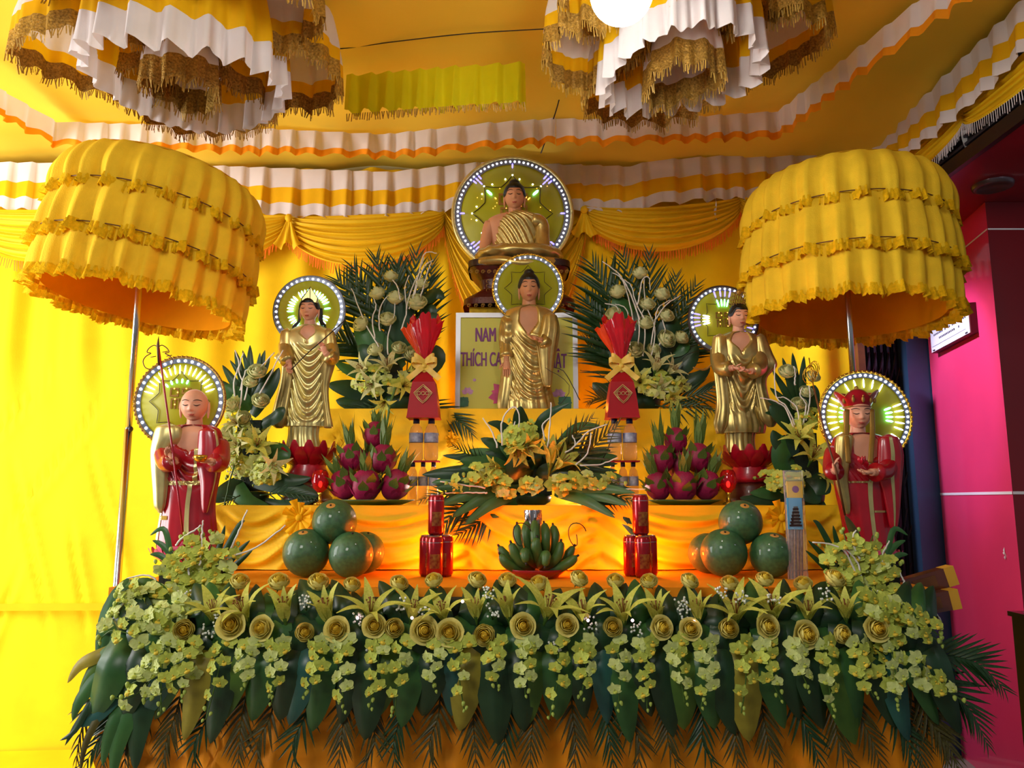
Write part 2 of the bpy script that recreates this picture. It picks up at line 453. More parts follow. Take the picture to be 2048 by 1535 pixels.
# right edge: yellow swags with white fringe, ribbon
swag('edge_swag', (1.915, 3.95, 2.90), (1.915, 3.06, 2.90), 0.01, .15, 'yellow swag with white fringe beside the right parasol top', 'white_fringe', out=Vector((-1, 0, 0)), fr_len=.045, folds=5, depth=.018, seed=3)
swag('edge_swag', (1.915, 3.06, 2.90), (1.915, 2.2, 2.90), 0.01, .15, 'yellow swag with white fringe in the top right corner', 'white_fringe', out=Vector((-1, 0, 0)), fr_len=.045, folds=5, depth=.018, seed=4)
swag('edge_swag', (1.915, 2.2, 2.90), (1.915, 1.35, 2.90), 0.01, .15, 'yellow swag with white fringe beyond the right picture edge', 'white_fringe', out=Vector((-1, 0, 0)), fr_len=.045, folds=5, depth=.018, seed=5)
def ribbon(name, pts, wd, matn, label, tw=5):
    q = PL(pts, 30); gg = G()
    gg.grid(lambda u, v: tuple(q[int(round(v*30))] + Vector((cos(tw*v), sin(tw*v), 0))*((u-.5)*wd)), 1, 30)
    return tag(obj(name, gg, matn), label, 'ribbon')
ribbon('hanging_ribbon', [P(1920, 195, 3.1), P(1925, 240, 3.1), P(1930, 285, 3.1), P(1937, 322, 3.1)], .022, 'ribbon_white', 'thin twisted white ribbon hanging below the right valance')
ribbon('hanging_ribbon', [P(1428, 385, 3.86), P(1432, 405, 3.855), P(1430, 425, 3.85), P(1433, 440, 3.85)], .012, 'ribbon_white', 'small white ribbon hanging below the back valance right of the halo')
gg = G(); gg.tube(PL([P(430, 80, 2.8), P(545, 95, 2.86), P(660, 99, 2.88), P(800, 82, 2.82), P(950, 66, 2.76), P(1150, 55, 2.7)], 40), .0022, 5)
tag(obj('ceiling_wire', gg, 'wire_black'), 'thin black wire strung across the yellow ceiling', 'wire')
gg = G(); gg.tube(PL([P(1118, 200, 3.2), P(1110, 228, 3.3), P(1095, 270, 3.45), P(1082, 306, 3.6)], 16), .003, 5)
tag(obj('halo_cable', gg, 'wire_black'), 'black cable hanging from the ceiling to the large halo', 'cable')

# shop front on the right
g = G(); g.box((1.76, .4, 2.53), (4.4, 3.84, 2.575)); g.box((1.945, 3.841, 2.53), (4.4, 6, 2.575)); struct('trim_1', g, 'soffit_red')
g = G(); g.box((1.735, .4, 2.525), (1.759, 3.84, 2.58)); struct('trim_3', g, 'black_panel')
g = G(); g.box((1.945, .4, 2.576), (2.02, 6, 3.3), 0)
fa = struct('trim_2', g, 'black_panel')
for k in range(7):
    gg = G(); gg.box((1.93, .42, 2.60+.035*k), (1.945, 3.6, 2.612+.035*k)); obj('louver_slat', gg, 'steel_dark', fa, smooth=False)
gg = G(); c = P(1985, 371, 3.0); 
d = (2.525-CAMZ)/ray(1985, 371).z; c = Vector((0, 0, CAMZ)) + ray(1985, 371)*d
gg.lathe([(0, -.012), (.055, -.012), (.06, -.018), (.075, -.014), (.078, 0)], 28, c=(c.x, c.y, 2.53))
tag(obj('downlight', gg, 'downlight'), 'round unlit downlight in the dark red soffit', 'downlight')
# pink column
A = Vector((2.06, 3.2, 0)); Bk = Vector((2.215, 4.02, 0)); n_ = Vector(((Bk-A).y, -(Bk-A).x, 0)).normalized()
g = G()
cor = [A, Vector((3.2, 3.2, 0)), Vector((3.2, 4.02, 0)), Bk]
vs = [(p.x, p.y, 0) for p in cor]+[(p.x, p.y, 2.529) for p in cor]
g.add(vs, [(0, 1, 5, 4)], 1); g.add(vs, [(3, 0, 4, 7)], 0); g.add(vs, [(1, 2, 6, 5), (2, 3, 7, 6), (4, 5, 6, 7)], 1)
colm = struct('wall_right', g, ['column_pink', 'column_red'])
nl = Vector((-n_.x, -n_.y, 0))
for z, wdt in ((P(2012, 985, 3.2).z, .012), (P(1975, 458, 3.2).z, .007)):
    gg = G()
    for a, b, o in ((A, Bk, nl), (A, Vector((3.2, 3.2, 0)), Vector((0, -1, 0)))):
        q = [a+o*.002, b+o*.002]
        gg.add([(q[0].x, q[0].y, z-wdt/2), (q[1].x, q[1].y, z-wdt/2), (q[1].x, q[1].y, z+wdt/2), (q[0].x, q[0].y, z+wdt/2)], [(0, 1, 2, 3)])
    obj('panel_joint', gg, 'joint_white', colm, smooth=False)
# splash of paint damage
gg = G()
for k in range(9):
    s = .25+.05*hsh(k); pz = P(1967, 1107, 3.33).z+.03*(hsh(k*3)-.5)
    p = A.lerp(Bk, .13+.02*hsh(k+9))+nl*.003; r_ = .006+.008*hsh(k*5)
    gg.add([(p.x, p.y, pz-r_), (p.x+.01*hsh(k+2), p.y+.02*hsh(k), pz), (p.x, p.y, pz+r_)], [(0, 1, 2)])
obj('scratch_mark', gg, 'joint_white', colm, smooth=False)
# plaque on the column's side face
dr = (Bk-A).normalized()
def colpt(px, py):
    d = ray(px, py); t = (A-Vector((0, 0, CAMZ))).dot(nl)/d.dot(nl); return Vector((0, 0, CAMZ))+d*t
q0, q1 = colpt(1952, 604), colpt(1878, 706)
s0, s1 = (q0-A).dot(dr), (q1-A).dot(dr); z0, z1 = q1.z, q0.z
pl = thing('wall_plaque', tuple(A+dr*((s0+s1)/2)+Vector((0, 0, z0))), 'white plaque with dark red edge on the pink column', 'plaque')
def cbox(gg, sa, sb, za, zb, t0, t1):
    vs = []
    for z in (za, zb):
        for s, t in ((sa, t0), (sb, t0), (sb, t1), (sa, t1)):
            p = A+dr*s+nl*t; vs.append((p.x, p.y, z))
    gg.add(vs, [(0, 3, 2, 1), (4, 5, 6, 7), (0, 1, 5, 4), (1, 2, 6, 5), (2, 3, 7, 6), (3, 0, 4, 7)])
gg = G(); cbox(gg, s0, s1, z0, z1, .001, .03); obj('backing', gg, 'plaque_side', pl, smooth=False)
gg = G(); cbox(gg, s0+.004, s1, z0+.003, z1-.003, .030, .034); obj('face', gg, 'plaque', pl, smooth=False)
gg = G(); H = z1-z0; Wd = s1-s0
for row, (zz, hh, a, b, n) in enumerate(((.80, .05, .3, .6, 7), (.60, .07, .08, .92, 22), (.41, .07, .24, .78, 14))):
    for k in range(n):
        if hsh(k*3+row) < .18: continue
        sa = s0+Wd*(a+(b-a)*k/n); cbox(gg, sa, sa+Wd*(b-a)/n*.62, z0+H*(zz-hh/2), z0+H*(zz+hh/2), .034, .0345)
cbox(gg, s0+Wd*.1, s1-Wd*.03, z0+H*.20, z0+H*.212, .034, .0345)
for a in (.06, .9):
    for b in (.05, .93): cbox(gg, s0+Wd*a, s0+Wd*(a+.045), z0+H*b, z0+H*(b+.035), .034, .037)
obj('lettering', gg, 'ink', pl, smooth=False)
# blue frame and folding grille
g = G(); g.box((2.10, 4.03, 0), (2.245, 4.12, 2.529)); struct('door_1', g, 'blue_frame')
g = G(); g.box((1.5, 4.5, 0), (2.4, 4.55, 2.529)); struct('wall_dark', g, 'black_panel')
gr = thing('folding_gate', (1.98, 4.14, 0), 'dark folding lattice gate between the curtain and the blue frame', 'gate')
for k in range(8):
    x = 1.83+.036*k
    gg = G(); gg.box((x, 4.13, .02), (x+.014, 4.155, 2.52)); obj('upright_bar', gg, 'steel_dark', gr, smooth=False)
for k in range(8):
    for j in range(8):
        x = 1.83+.036*k; z = .2+.28*j
        gg = G(); gg.tube([(x, 4.12, z), (x+.02, 4.112, z+.07), (x+.043, 4.12, z+.16)], .005, 5); obj('lattice_strip', gg, 'steel_dark', gr, smooth=False)
g = G(); g.box((1.765, 3.86, 0), (1.80, 3.90, 2.1)); tag(obj('wooden_post', g, 'wood_brown', smooth=False), 'narrow brown wooden post at the right end of the curtain', 'post')
# black cabinet with paper and napkin at the right edge
cb = thing('black_cabinet', (1.84, 2.5, 0), 'black cabinet standing at the right picture edge', 'cabinet')
g = G(); g.box((1.645, 2.36, .05), (2.0, 2.62, .87)); obj('body', g, 'cabinet_black', cb, smooth=False)
g = G(); g.box((1.638, 2.35, .87), (2.01, 2.63, .885)); obj('top', g, 'cabinet_black', cb, smooth=False)
g = G(); g.box((1.655, 2.37, 0), (1.99, 2.61, .05)); obj('plinth', g, 'black_panel', cb, smooth=False)
g = G(); g.grid(lambda u, v: (1.655+.2*u, 2.38+.2*v, .888+.012*sin(3*u+1)*(1-v)), 8, 6); tag(obj('paper_sheet', g, 'paper'), 'pale lilac sheet of paper on the black cabinet', 'paper')
g = G(); g.grid(lambda u, v: ((lambda ph, th: (1.73+(.05+.012*sin(5*th+3*ph))*cos(ph)*cos(th), 2.47+.045*cos(ph)*sin(th), .925+(.03+.008*sin(4*th))*sin(ph)))((v-.5)*pi*.99, 2*pi*u)), 22, 12, True)
tag(obj('crumpled_napkin', g, 'napkin'), 'crumpled white napkin on the black cabinet', 'napkin')
# ============================================================ lamps, parasols, hanging canopies
def emis(name, col, s): return mat(name, col, .4, emit=s, var=0)
emis('glow_orange', '#ff7016', 420); emis('glow_pink', '#ffd9cc', 240); emis('glow_yellow', '#ff9a28', 330)
def glow_lamp(p, matn, label, r=.017):
    p = Vector(p); t = thing('glow_lamp', p, label, 'lamp')
    g = G(); g.ell((p.x, p.y, p.z+.05), (r, r, r*1.2), 14, 10); obj('bulb', g, matn, t)
    g = G(); g.lathe([(0, 0), (.03, 0), (.03, .008), (.012, .014), (.011, .034), (0, .034)], 18, c=p); obj('socket', g, 'can_silver', t)

# pendant bulb
bc = P(1243, -15, 1.7); br = 63*K(-15, 1.7)
t = thing('pendant_bulb', bc, 'round glowing white bulb hanging at the top of the picture', 'bulb')
g = G(); g.ell(bc, (br, br, br), 32, 20); obj('globe', g, 'bulb_glow', t)
g = G(); g.lathe([(.0, .13), (.018, .13), (.022, .10), (.022, .078), (.03, .06), (0, .06)], 20, c=bc); obj('socket', g, 'plaque', t)
g = G(); g.tube([bc+Vector((0, 0, .12)), bc+Vector((0, 0, .6))], .004, 6); obj('cord', g, 'wire_black', t)

def parasol(cpx, cpy, Y, ztop, zbot, Rr, roll, pitch_, label, px_foot, seed, tiers=3, pole_to=0):
    c0 = P(cpx, cpy, Y)
    foot = P(px_foot[0], px_foot[1], Y)
    x0 = (c0.x+foot.x)/2
    root = thing('parasol', (x0, Y, 0), label, 'parasol', 'fringed yellow parasols beside the altar')
    Hh = ztop-zbot
    W = T((x0, Y, zbot)) @ Matrix.Rotation(roll, 4, 'Y') @ Matrix.Rotation(pitch_, 4, 'X')
    np_ = 27
    def skirt(ra, za, rb, zb_, j, bow=.012):
        def fn(u, v):
            th = 2*pi*u; k = int(u*np_)
            r = ra+(rb-ra)*(v**.6) + bow*sin(pi*v)
            r += (.006+.012*v)*sin(np_*th + 1.2*sin(3*th+seed+j)) + .005*v*sin(2.7*np_*th+j)
            z = za+(zb_-za)*v + .006*v*sin(np_*th*.5+seed*2+j)
            return (r*cos(th), r*sin(th), z)
        return fn
    prof = [(.90, 1.00, 1.0, .66), (.97, .70, 1.03, .32), (.99, .36, .99, .03)]
    for j, (ra, za, rb, zb_) in enumerate(prof):
        fn = skirt(ra*Rr, za*Hh, rb*Rr, zb_*Hh, j, .02 if j == 0 else .008)
        g = G(); g.grid(fn, np_*9, 12, True); sk = obj('frill_tier', g, 'umb_cloth', root, W)
        g = G()
        def ff(u, v, fn=fn, j=j):
            x, y, z = fn(u, 1); r = Vector((x, y)).length; q = 1+ (.007*sin(u*900)+.006*sin(u*1700+j)+.004)/r*(.5+v)
            ln = .030*(.7+.5*hsh(int(u*np_*14)+j*99))
            return (x*q, y*q, z + .016 - (ln+.014)*v)
        g.grid(ff, np_*14, 3, True); obj('fringe', g, 'umb_fringe', sk, W)
        if j < 2:
            gg = G(); rm = rb*Rr*.997+.004; zz = sum(fn(i/90, .93)[2] for i in range(90))/90
            gg.tube([(rm*cos(2*pi*i/180), rm*sin(2*pi*i/180), zz) for i in range(181)], .0022, 5)
            obj('stitched_cord', gg, 'wood_brown', sk, W)
    g = G(); g.lathe([(0, 1.10*Hh), (.3*Rr, 1.09*Hh), (.6*Rr, 1.07*Hh), (.8*Rr, 1.04*Hh), (.90*Rr, 1.0*Hh)], 54); obj('dome', g, 'umb_cloth', root, W)
    g = G(); g.lathe([(.90*Rr, .04*Hh), (.92*Rr, .4*Hh), (.9*Rr, .75*Hh), (.7*Rr, 1.0*Hh), (0, 1.08*Hh)], 54); obj('lining', g, 'umb_lining', root, W)
    for k in range(8):
        a = 2*pi*k/8+.2; g = G()
        g.tube([(0.01*cos(a), .01*sin(a), .98*Hh), (.45*Rr*cos(a), .45*Rr*sin(a), .97*Hh), (.86*Rr*cos(a), .86*Rr*sin(a), .72*Hh)], .003, 5); obj('rib', g, 'chrome', root, W)
    g = G(); g.tube([(x0, Y, 0.02), (x0, Y, 1.5)], .0135, 16); g.tube([(x0, Y, 1.5), (x0, Y, zbot+Hh*1.04)], .0115, 16); obj('pole', g, 'chrome', root)
    g = G(); g.ell((x0+.014, Y-.012, 1.5), (.008, .012, .010), 10, 6); obj('clamp_knob', g, 'steel_dark', root)
    g = G(); g.lathe([(0, 0), (.09, 0), (.09, .03), (.05, .05), (.02, .06), (0, .06)], 30, c=(x0, Y, 0)); obj('base', g, 'steel_dark', root)
parasol(277, 480, 2.78, 2.45, 1.95, .362, R(8), R(-4), 'tiered yellow fringed parasol on a chrome pole at the left of the altar', (262, 900), 1)
parasol(1688, 480, 2.98, 2.50, 1.945, .385, R(2), R(-3), 'tiered yellow fringed parasol at the right of the altar, before the pink column', (1716, 900), 2)

def drum(parent, c, r, h, zb, bands, pleats, amp, seed, name, closed=True, ruf=.01, lace_fringe=False, tilt=(0, 0)):
    c = Vector(c)
    def fn(u, t):
        th = 2*pi*u + .1*sin(5*2*pi*u+seed); rr = r*(.82+.18*min(1, t*1.8)**.7)
        rr += amp*(.35+.9*t)*sin(pleats*th+seed) + ruf*t*t*sin(pleats*2*th+2*seed)
        z = zb + h*(1-t) + .02*t*sin(2*th+seed) + .012*t*t*sin(pleats*th+1)
        x, y = rr*cos(th), rr*sin(th)
        return (c.x+x, c.y+y, z + tilt[0]*x + tilt[1]*y)
    t0 = 0; first = None
    for b, mm, nm in bands:
        g = G(); t1 = t0+b
        g.grid(lambda u, v, t0=t0, t1=t1: fn(u, t0+(t1-t0)*v), pleats*10, max(3, int(10*b)), True)
        o = obj(nm if first else name, g, mm, first or parent); first = first or o; t0 = t1
    g = G(); g.grid(lambda u, v: ((lambda p: (c.x+(p[0]-c.x)*(1-.8*v), c.y+(p[1]-c.y)*(1-.8*v), p[2]+.05*sin(v*pi/2)))(fn(u, 0))), pleats*4, 4, True)
    obj('gathered_top', g, bands[0][1], first)
    if lace_fringe:
        fringe('fringe', first, [Vector(fn(i/90, 1)) for i in range(91)], .028, 'gold_fringe', .007, seed)
    return first
def hanging_canopy(c, Rc, lobes, label, seed, tilt, ri, off):
    root = thing('hanging_canopy', (c[0], c[1], c[2]), label, 'canopy', 'clusters of frilled drums hanging from the ceiling')
    c = Vector(c)
    drum(root, c, Rc, .36, c.z, ((.70, 'frill_yellow', 'body'), (.30, 'frill_white', 'white_ruffle')), 19, .016, seed, 'central_drum', tilt=tilt, ruf=.014)
    drum(root, c+Vector(off), ri, .22, c.z+.0, ((.62, 'frill_white', 'body'), (.38, 'gold_lace', 'lace_hem')), 9, .008, seed+1, 'inner_drum', lace_fringe=True, tilt=tilt)
    for k, (a, d, r, dz) in enumerate(lobes):
        cc = c+Vector((cos(R(a))*d, sin(R(a))*d, 0))
        drum(root, cc, r, .27, c.z+.10+dz, ((.60, 'frill_white', 'body'), (.17, 'frill_yellow', 'yellow_band'), (.23, 'gold_lace', 'lace_hem')), 13, .009, seed+3*k+2, 'outer_drum', lace_fringe=True, tilt=tilt)
    g = G(); g.tube([c+Vector((0, 0, .1)), (c.x, c.y, 3.03)], .006, 6); obj('hanging_rod', g, 'wire_black', root)
hanging_canopy((-1.075, 2.36, 2.585), .31, ((172, .33, .235, .0), (105, .30, .27, .0), (32, .30, .21, .02), (-35, .32, .22, .05), (-112, .32, .24, .06)),
               'cluster of white and yellow frilled drums with gold lace hanging at the top left', 1, (-.04, .05), .12, (-.03, .03, 0))
hanging_canopy((.55, 2.33, 2.60), .25, ((178, .27, .17, -.01), (100, .24, .25, -.01), (15, .34, .19, .06), (-60, .27, .2, .06), (-135, .28, .2, .07)),
               'cluster of white and yellow frilled drums with gold lace hanging right of the bulb', 5, (.10, -.02), .125, (.02, .04, 0))

# ============================================================ altar steps with cloth
def step(x0, x1, y0, y1, z0, z1, label, anchors, matn='step_cloth', seed=0, A_=.012):
    root = thing('altar_step', ((x0+x1)/2, (y0+y1)/2, z0), label, 'altar step')
    g = G(); g.box((x0+.02, y0+.03, z0+.002), (x1-.02, y1-.01, z1-.012)); obj('frame', g, 'wood_brown', root, smooth=False)
    an = sorted(anchors)
    def front(u, v):
        x = x0+(x1-x0)*u; z = z1-(z1-z0-.004)*v
        L_ = [a for a in an if a <= x] or [x0]; R_ = [a for a in an if a > x] or [x1]
        a, b = L_[-1], R_[0]; t = (x-a)/(b-a) if b > a else 0
        c = 4*t*(1-t); dep = v*(z1-z0)
        ph = (dep - .13*c)/.045
        wt = smoothstep(.0, .25, v)
        y = y0 - .012 - A_*wt*(sin(2*pi*ph*.6+seed)*.7 + .5*sin(2*pi*ph*1.25+1)*(c)) - .010*wt*(1-c)*cos(40*(t-.0)*v+seed) - .006*v*sin(31*x+3*v)
        return (x, y, z)
    g = G(); g.grid(front, int((x1-x0)/.012), 30); obj('front_cloth', g, matn, root)
    g = G(); g.grid(lambda u, v: (x0+(x1-x0)*u, y0-.012+(y1-y0+.012)*v, z1+.001*sin(60*u)), 40, 6)
    for xs in (x0, x1):
        g.grid(lambda u, v, xs=xs: (xs+.004*sin(60*u), y0-.012+(y1-y0+.012)*u, z1-(z1-z0-.004)*v), 20, 4)
    obj('top_cloth', g, matn, root)
    return root
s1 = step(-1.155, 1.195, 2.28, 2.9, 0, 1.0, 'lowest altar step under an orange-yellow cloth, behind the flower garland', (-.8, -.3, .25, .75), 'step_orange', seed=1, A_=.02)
s2 = step(-1.085, 1.20, 2.8, 3.25, 1.0, 1.228, 'middle altar step under yellow cloth with rosettes and swags', [P(x, 1040, 2.8).x for x in (600, 935, 1195, 1560)], seed=2)
s3 = step(-.90, .93, 3.28, 3.84, 1.0, 1.632, 'upper altar step under yellow cloth behind the bottles', [P(x, 850, 3.28).x for x in (700, 905, 1160, 1350)], seed=3)
s4 = step(-.20, .25, 3.53, 3.84, 1.632, 2.14, 'small topmost step hidden behind the lettered sign', (), seed=4)
def rosette(p, r, parent):
    g = G(); p = Vector(p)
    for k in range(14):
        a = 2*pi*k/14+.2*hsh(k)
        d = Vector((cos(a), -.25, sin(a))); e = Vector((-sin(a), 0, cos(a)))
        rr = r*(.7+.5*hsh(k*3))
        g.grid(lambda u, v: tuple(p + d*(rr*v) + e*((u-.5)*r*.55*v) + Vector((0, -.012*sin(pi*u)*v-.008*hsh(k), 0))), 4, 3)
    g.ell((p.x, p.y-.012, p.z), (r*.25, r*.2, r*.25), 10, 6)
    obj('rosette', g, 'frill_yellow', parent)
for x in (600, 1562): rosette(P(x, 1035, 2.775), .055, s2)
rosette(P(905, 880, 3.25), .03, s3)

glow_lamp((P(872, 1100, 2.71).x, 2.71, 1.002), 'glow_orange', 'glowing orange lamp on the lowest step behind the left can stack')
glow_lamp((P(1285, 1100, 2.71).x, 2.71, 1.002), 'glow_orange', 'glowing orange lamp on the lowest step behind the right can stack')
glow_lamp((P(1072, 1100, 2.69).x, 2.70, 1.002), 'glow_orange', 'glowing orange lamp on the lowest step behind the bananas')
glow_lamp((P(905, 985, 3.1).x, 3.12, 1.23), 'glow_pink', 'glowing pale lamp behind the centre flowers, beside the left bottles')
glow_lamp((P(1180, 985, 3.1).x, 3.12, 1.23), 'glow_pink', 'glowing pale lamp behind the centre flowers, beside the right bottles')
glow_lamp((-.243, 3.6, 1.634), 'glow_yellow', 'glowing yellow lamp behind the lettered sign, left side')
glow_lamp((.288, 3.6, 1.634), 'glow_yellow', 'glowing yellow lamp behind the lettered sign, right side')

# ============================================================ lettered sign
SY = 3.44
a, b = P(912, 625, SY), P(1157, 818, SY); sz0 = 1.634; sz1 = a.z
sg = thing('lettered_sign', ((a.x+b.x)/2, SY, sz0), 'yellow sign with purple lettering and lotus pictures in a grey frame', 'sign')
g = G(); fw = .022
g.box((a.x, SY, sz0), (a.x+fw, SY+.045, sz1)); g.box((b.x-fw, SY, sz0), (b.x, SY+.045, sz1))
g.box((a.x+fw, SY, sz0), (b.x-fw, SY+.045, sz0+.012)); g.box((a.x+fw, SY, sz1-fw), (b.x-fw, SY+.045, sz1))
obj('frame', g, 'sign_frame', sg, smooth=False)
g = G(); g.box((a.x+fw, SY+.008, sz0+.012), (b.x-fw, SY+.04, sz1-fw)); obj('face', g, 'sign_face', sg, smooth=False)
FONT_SHEAR = 0
def text(name, s, p, size, matn, parent, sx=1, ext=.0008, bold=.0, rot=(pi/2, 0, 0), align='LEFT'):
    cu = bpy.data.curves.new(name, 'FONT'); cu.body = s; cu.size = size; cu.extrude = ext; cu.offset = bold; cu.align_x = align
    o_ = bpy.data.objects.new('tmp', cu); COL.objects.link(o_)
    dg = bpy.context.evaluated_depsgraph_get(); me = bpy.data.meshes.new_from_object(o_.evaluated_get(dg))
    bpy.data.objects.remove(o_); me.materials.clear(); me.materials.append(M[matn])
    return link(name, me, parent, T(p) @ Euler(rot).to_matrix().to_4x4() @ Matrix.Diagonal((sx, 1, 1, 1)))
ty = SY+.006
def tline(s, xl, xr, yb, yt, nm):
    p0 = P(xl, yb, SY); p1 = P(xr, yt, SY); capH = p1.z-p0.z; size = capH/.70
    o_ = text(nm, s, (p0.x, ty, p0.z), size, 'sign_text', sg, 1, .0008, 0)
    wdt = max(v.co.x for v in o_.data.vertices)
    me = o_.data; n_v = len(me.vertices); vs = [tuple(v.co) for v in me.vertices]; fs = [tuple(p.vertices) for p in me.polygons]; bw = wdt*.0042*8/max(2, len(s))
    gm = G()
    for dz_, dx in enumerate((-bw*1.8, 0, bw*1.8)): gm.add([(x+dx, y, z+.00025*dz_) for x, y, z in vs], fs)
    o_.data = gm.mesh('lettering', 'sign_text', False)
    o_.matrix_local = WM[sg.name].inverted() @ T((p0.x, ty, p0.z)) @ Euler((pi/2, 0, 0)).to_matrix().to_4x4() @ Matrix.Diagonal(((p1.x-p0.x)/wdt, 1, 1, 1))
tline('NAM', 950, 991, 682, 654, 'lettering'); tline('MÔ', 1004, 1040, 682, 654, 'lettering')
tline('THÍCH CA', 921, 1003, 731, 703, 'lettering'); tline('MÂU NI', 1012, 1082, 731, 703, 'lettering'); tline('PHẬT', 1089, 1133, 735, 706, 'lettering')
def petal_print(cpx, cpy, Rx, n, matn, name, a0=0, a1=pi, wd=.28):
    c = P(cpx, cpy, SY); k = K(cpy, SY); g = G()
    for i in range(n):
        an = a0+(a1-a0)*i/(n-1); L_ = Rx*k*(1 if i % 2 else .85)
        d = Vector((cos(an), 0, sin(an))); e = Vector((-sin(an), 0, cos(an)))
        pts = [c+d*(L_*t)+e*(L_*wd*s*sin(pi*min(1, t*.95+.03))) for s, ts in ((1, (0, .2, .45, .7, 1)), (-1, (.7, .45, .2))) for t in ts]
        g.add([(q.x, SY+.0070-.0002*i, q.z) for q in pts], [tuple(range(len(pts)))])
    obj(name, g, matn, sg, smooth=False)
petal_print(935, 785, 13, 9, 'print_lilac', 'lotus_print'); petal_print(949, 762, 7, 3, 'print_lilac', 'lotus_print', pi*.35, pi*.7)
petal_print(1008, 790, 32, 7, 'print_pink', 'lotus_print', pi*.25, pi*1.2)
petal_print(1118, 790, 15, 9, 'print_lilac', 'lotus_print')
petal_print(927, 803, 13, 9, 'print_green', 'leaf_print', 0, 2*pi, .45); petal_print(1130, 805, 17, 9, 'print_green', 'leaf_print', 0, 2*pi, .45)
# ============================================================ statues
def loft(secs, Y, dy=0, dr=.62, nu=96, nv=90, vf=(), uf=(), dip=None, pw=1.0):
    """secs: (py, xl, xr[, depth_ratio]) top to bottom, in photo pixels at depth Y+dy"""
    ctrl = []
    for s in secs:
        py, xl, xr = s[:3]; rr = s[3] if len(s) > 3 else dr
        c = P((xl+xr)/2, py, Y); k = K(py, Y)
        ctrl.append((c.x, c.z, (xr-xl)/2*k, rr))
    A_ = PL([(c[0], c[1], c[2]) for c in ctrl], nv); B_ = PL([(c[3], 0, 0) for c in ctrl], nv)
    k = K(secs[len(secs)//2][0], Y)
    def fn(u, v, scale=1.0):
        i = int(round(v*nv)); cx, cz, hw = A_[i]; rr = B_[i].x
        th = 2*pi*u; x, y = cos(th), sin(th)
        r = 1.0
        fr = max(0, -y)
        for n, amp, v0, v1, ph in vf:
            r += amp*smoothstep(v0, v1, v)*(sin(n*th+ph+2.2*sin(3*v+ph)*.4)*.7+.3*sin(2.3*n*th+1.7*ph))
        off = 0
        for v0, v1, lam, c, amp, xo in uf:
            wgt = smoothstep(v0, v0+.06, v)*(1-smoothstep(v1-.08, v1, v))*fr**.5
            off += amp*wgt*sin(2*pi*(v - c*(x-xo)**2*-1)/lam)*k if False else amp*wgt*sin(2*pi*(v + c*(x-xo)**2)/lam)*k
        if dip:
            off -= dip(x, v)*k*fr**.3
        px_ = cx + hw*x*r*scale
        py_ = Y + dy + hw*rr*y*r*scale - off*1.0
        return (px_, py_, cz)
    return fn
def sloft(secs, Y, dy=0, *a, **k):
    t, b = secs[0], secs[-1]; tm, bm = (t[1]+t[2])/2, (b[1]+b[2])/2; tw, bw = (t[2]-t[1])/2, (b[2]-b[1])/2
    new = [(t[0]-10, tm-tw*.12, tm+tw*.12), (t[0]-6, tm-tw*.62, tm+tw*.62)] + list(secs) + [(b[0]+5, bm-bw*.5, bm+bw*.5)]
    return loft(new, Y, dy, *a, **k)
def loft_obj(name, fn, mats, parent, nu=96, nv=90, u0=0, u1=1, v0=0, v1=1, scale=1.0, wrap=True):
    g = G(); g.grid(lambda u, v: fn(u0+(u1-u0)*u, v0+(v1-v0)*v, scale), nu, nv, wrap)
    if wrap:
        n = nu; g.f.append(tuple(range(n))); g.m.append(0); e = nv*n; g.f.append(tuple(range(e+n-1, e-1, -1))); g.m.append(0)
    return obj(name, g, mats, parent)
def head_pt(x, z, infl=0):
    """front surface y for face coords x in -1..1 of half width units, z -1..1"""
    cph = sqrt(max(1e-6, 1-z*z)); jaw = 1-.20*max(0, -z)**1.6
    sx = max(-.999, min(.999, x/(.74*cph*jaw))); y = -.86*cph*sqrt(1-sx*sx)
    return y + face_d(x, z)*1.0
def face_d(x, z):
    ax = abs(x); d = 0
    npz = smoothstep(.30, -.28, z)*(.35+.65*smoothstep(.2, -.25, z))*(1-smoothstep(-.27, -.37, z))
    d -= .16*exp(-(x/(.085+.05*smoothstep(0, -.3, z)))**2)*npz
    d += .07*exp(-((ax-.29)/.16)**2-((z-.10)/.12)**2)
    d -= .055*exp(-((ax-.30)/.13)**2-((z-.04)/.07)**2)
    d -= .035*exp(-((ax-.30)/.22)**2-((z-.27)/.06)**2)
    d -= .06*exp(-(x/.17)**2)*(exp(-((z+.50)/.045)**2)+1.1*exp(-((z+.61)/.055)**2))
    d += .03*exp(-(x/.2)**2-((z+.72)/.05)**2)
    d -= .06*exp(-(x/.2)**2-((z+.88)/.1)**2)
    d -= .03*exp(-((ax-.38)/.18)**2-((z+.30)/.2)**2)
    return d
def head_geo(g, W, m=0):
    def fn(u, v):
        la = 2*pi*(u-.5); la = la - .35*sin(la)*0; z = sin((v-.5)*pi*.998); cph = sqrt(max(0, 1-z*z)); jaw = 1-.20*max(0, -z)**1.6
        x = .74*cph*jaw*sin(la); y = -.86*cph*cos(la)
        if y < 0: y += face_d(x, z)*smoothstep(0, .3, cos(la))
        p = W @ Vector((x, y, z)); return (p.x, p.y, p.z)
    g.grid(fn, 80, 60, True, m)
    for s in (-1, 1):
        def ear(u, v, s=s):
            ph = (v-.5)*pi*.998; r = (.075, .17, .52)
            p = Vector((s*(.75+.02*sin(ph))+r[0]*cos(ph)*cos(2*pi*u), .06+r[1]*cos(ph)*sin(2*pi*u)*(1 if ph > 0 else .75), -.28+r[2]*sin(ph)))
            p = W @ p; return (p.x, p.y, p.z)
        g.grid(ear, 12, 10, True, m)
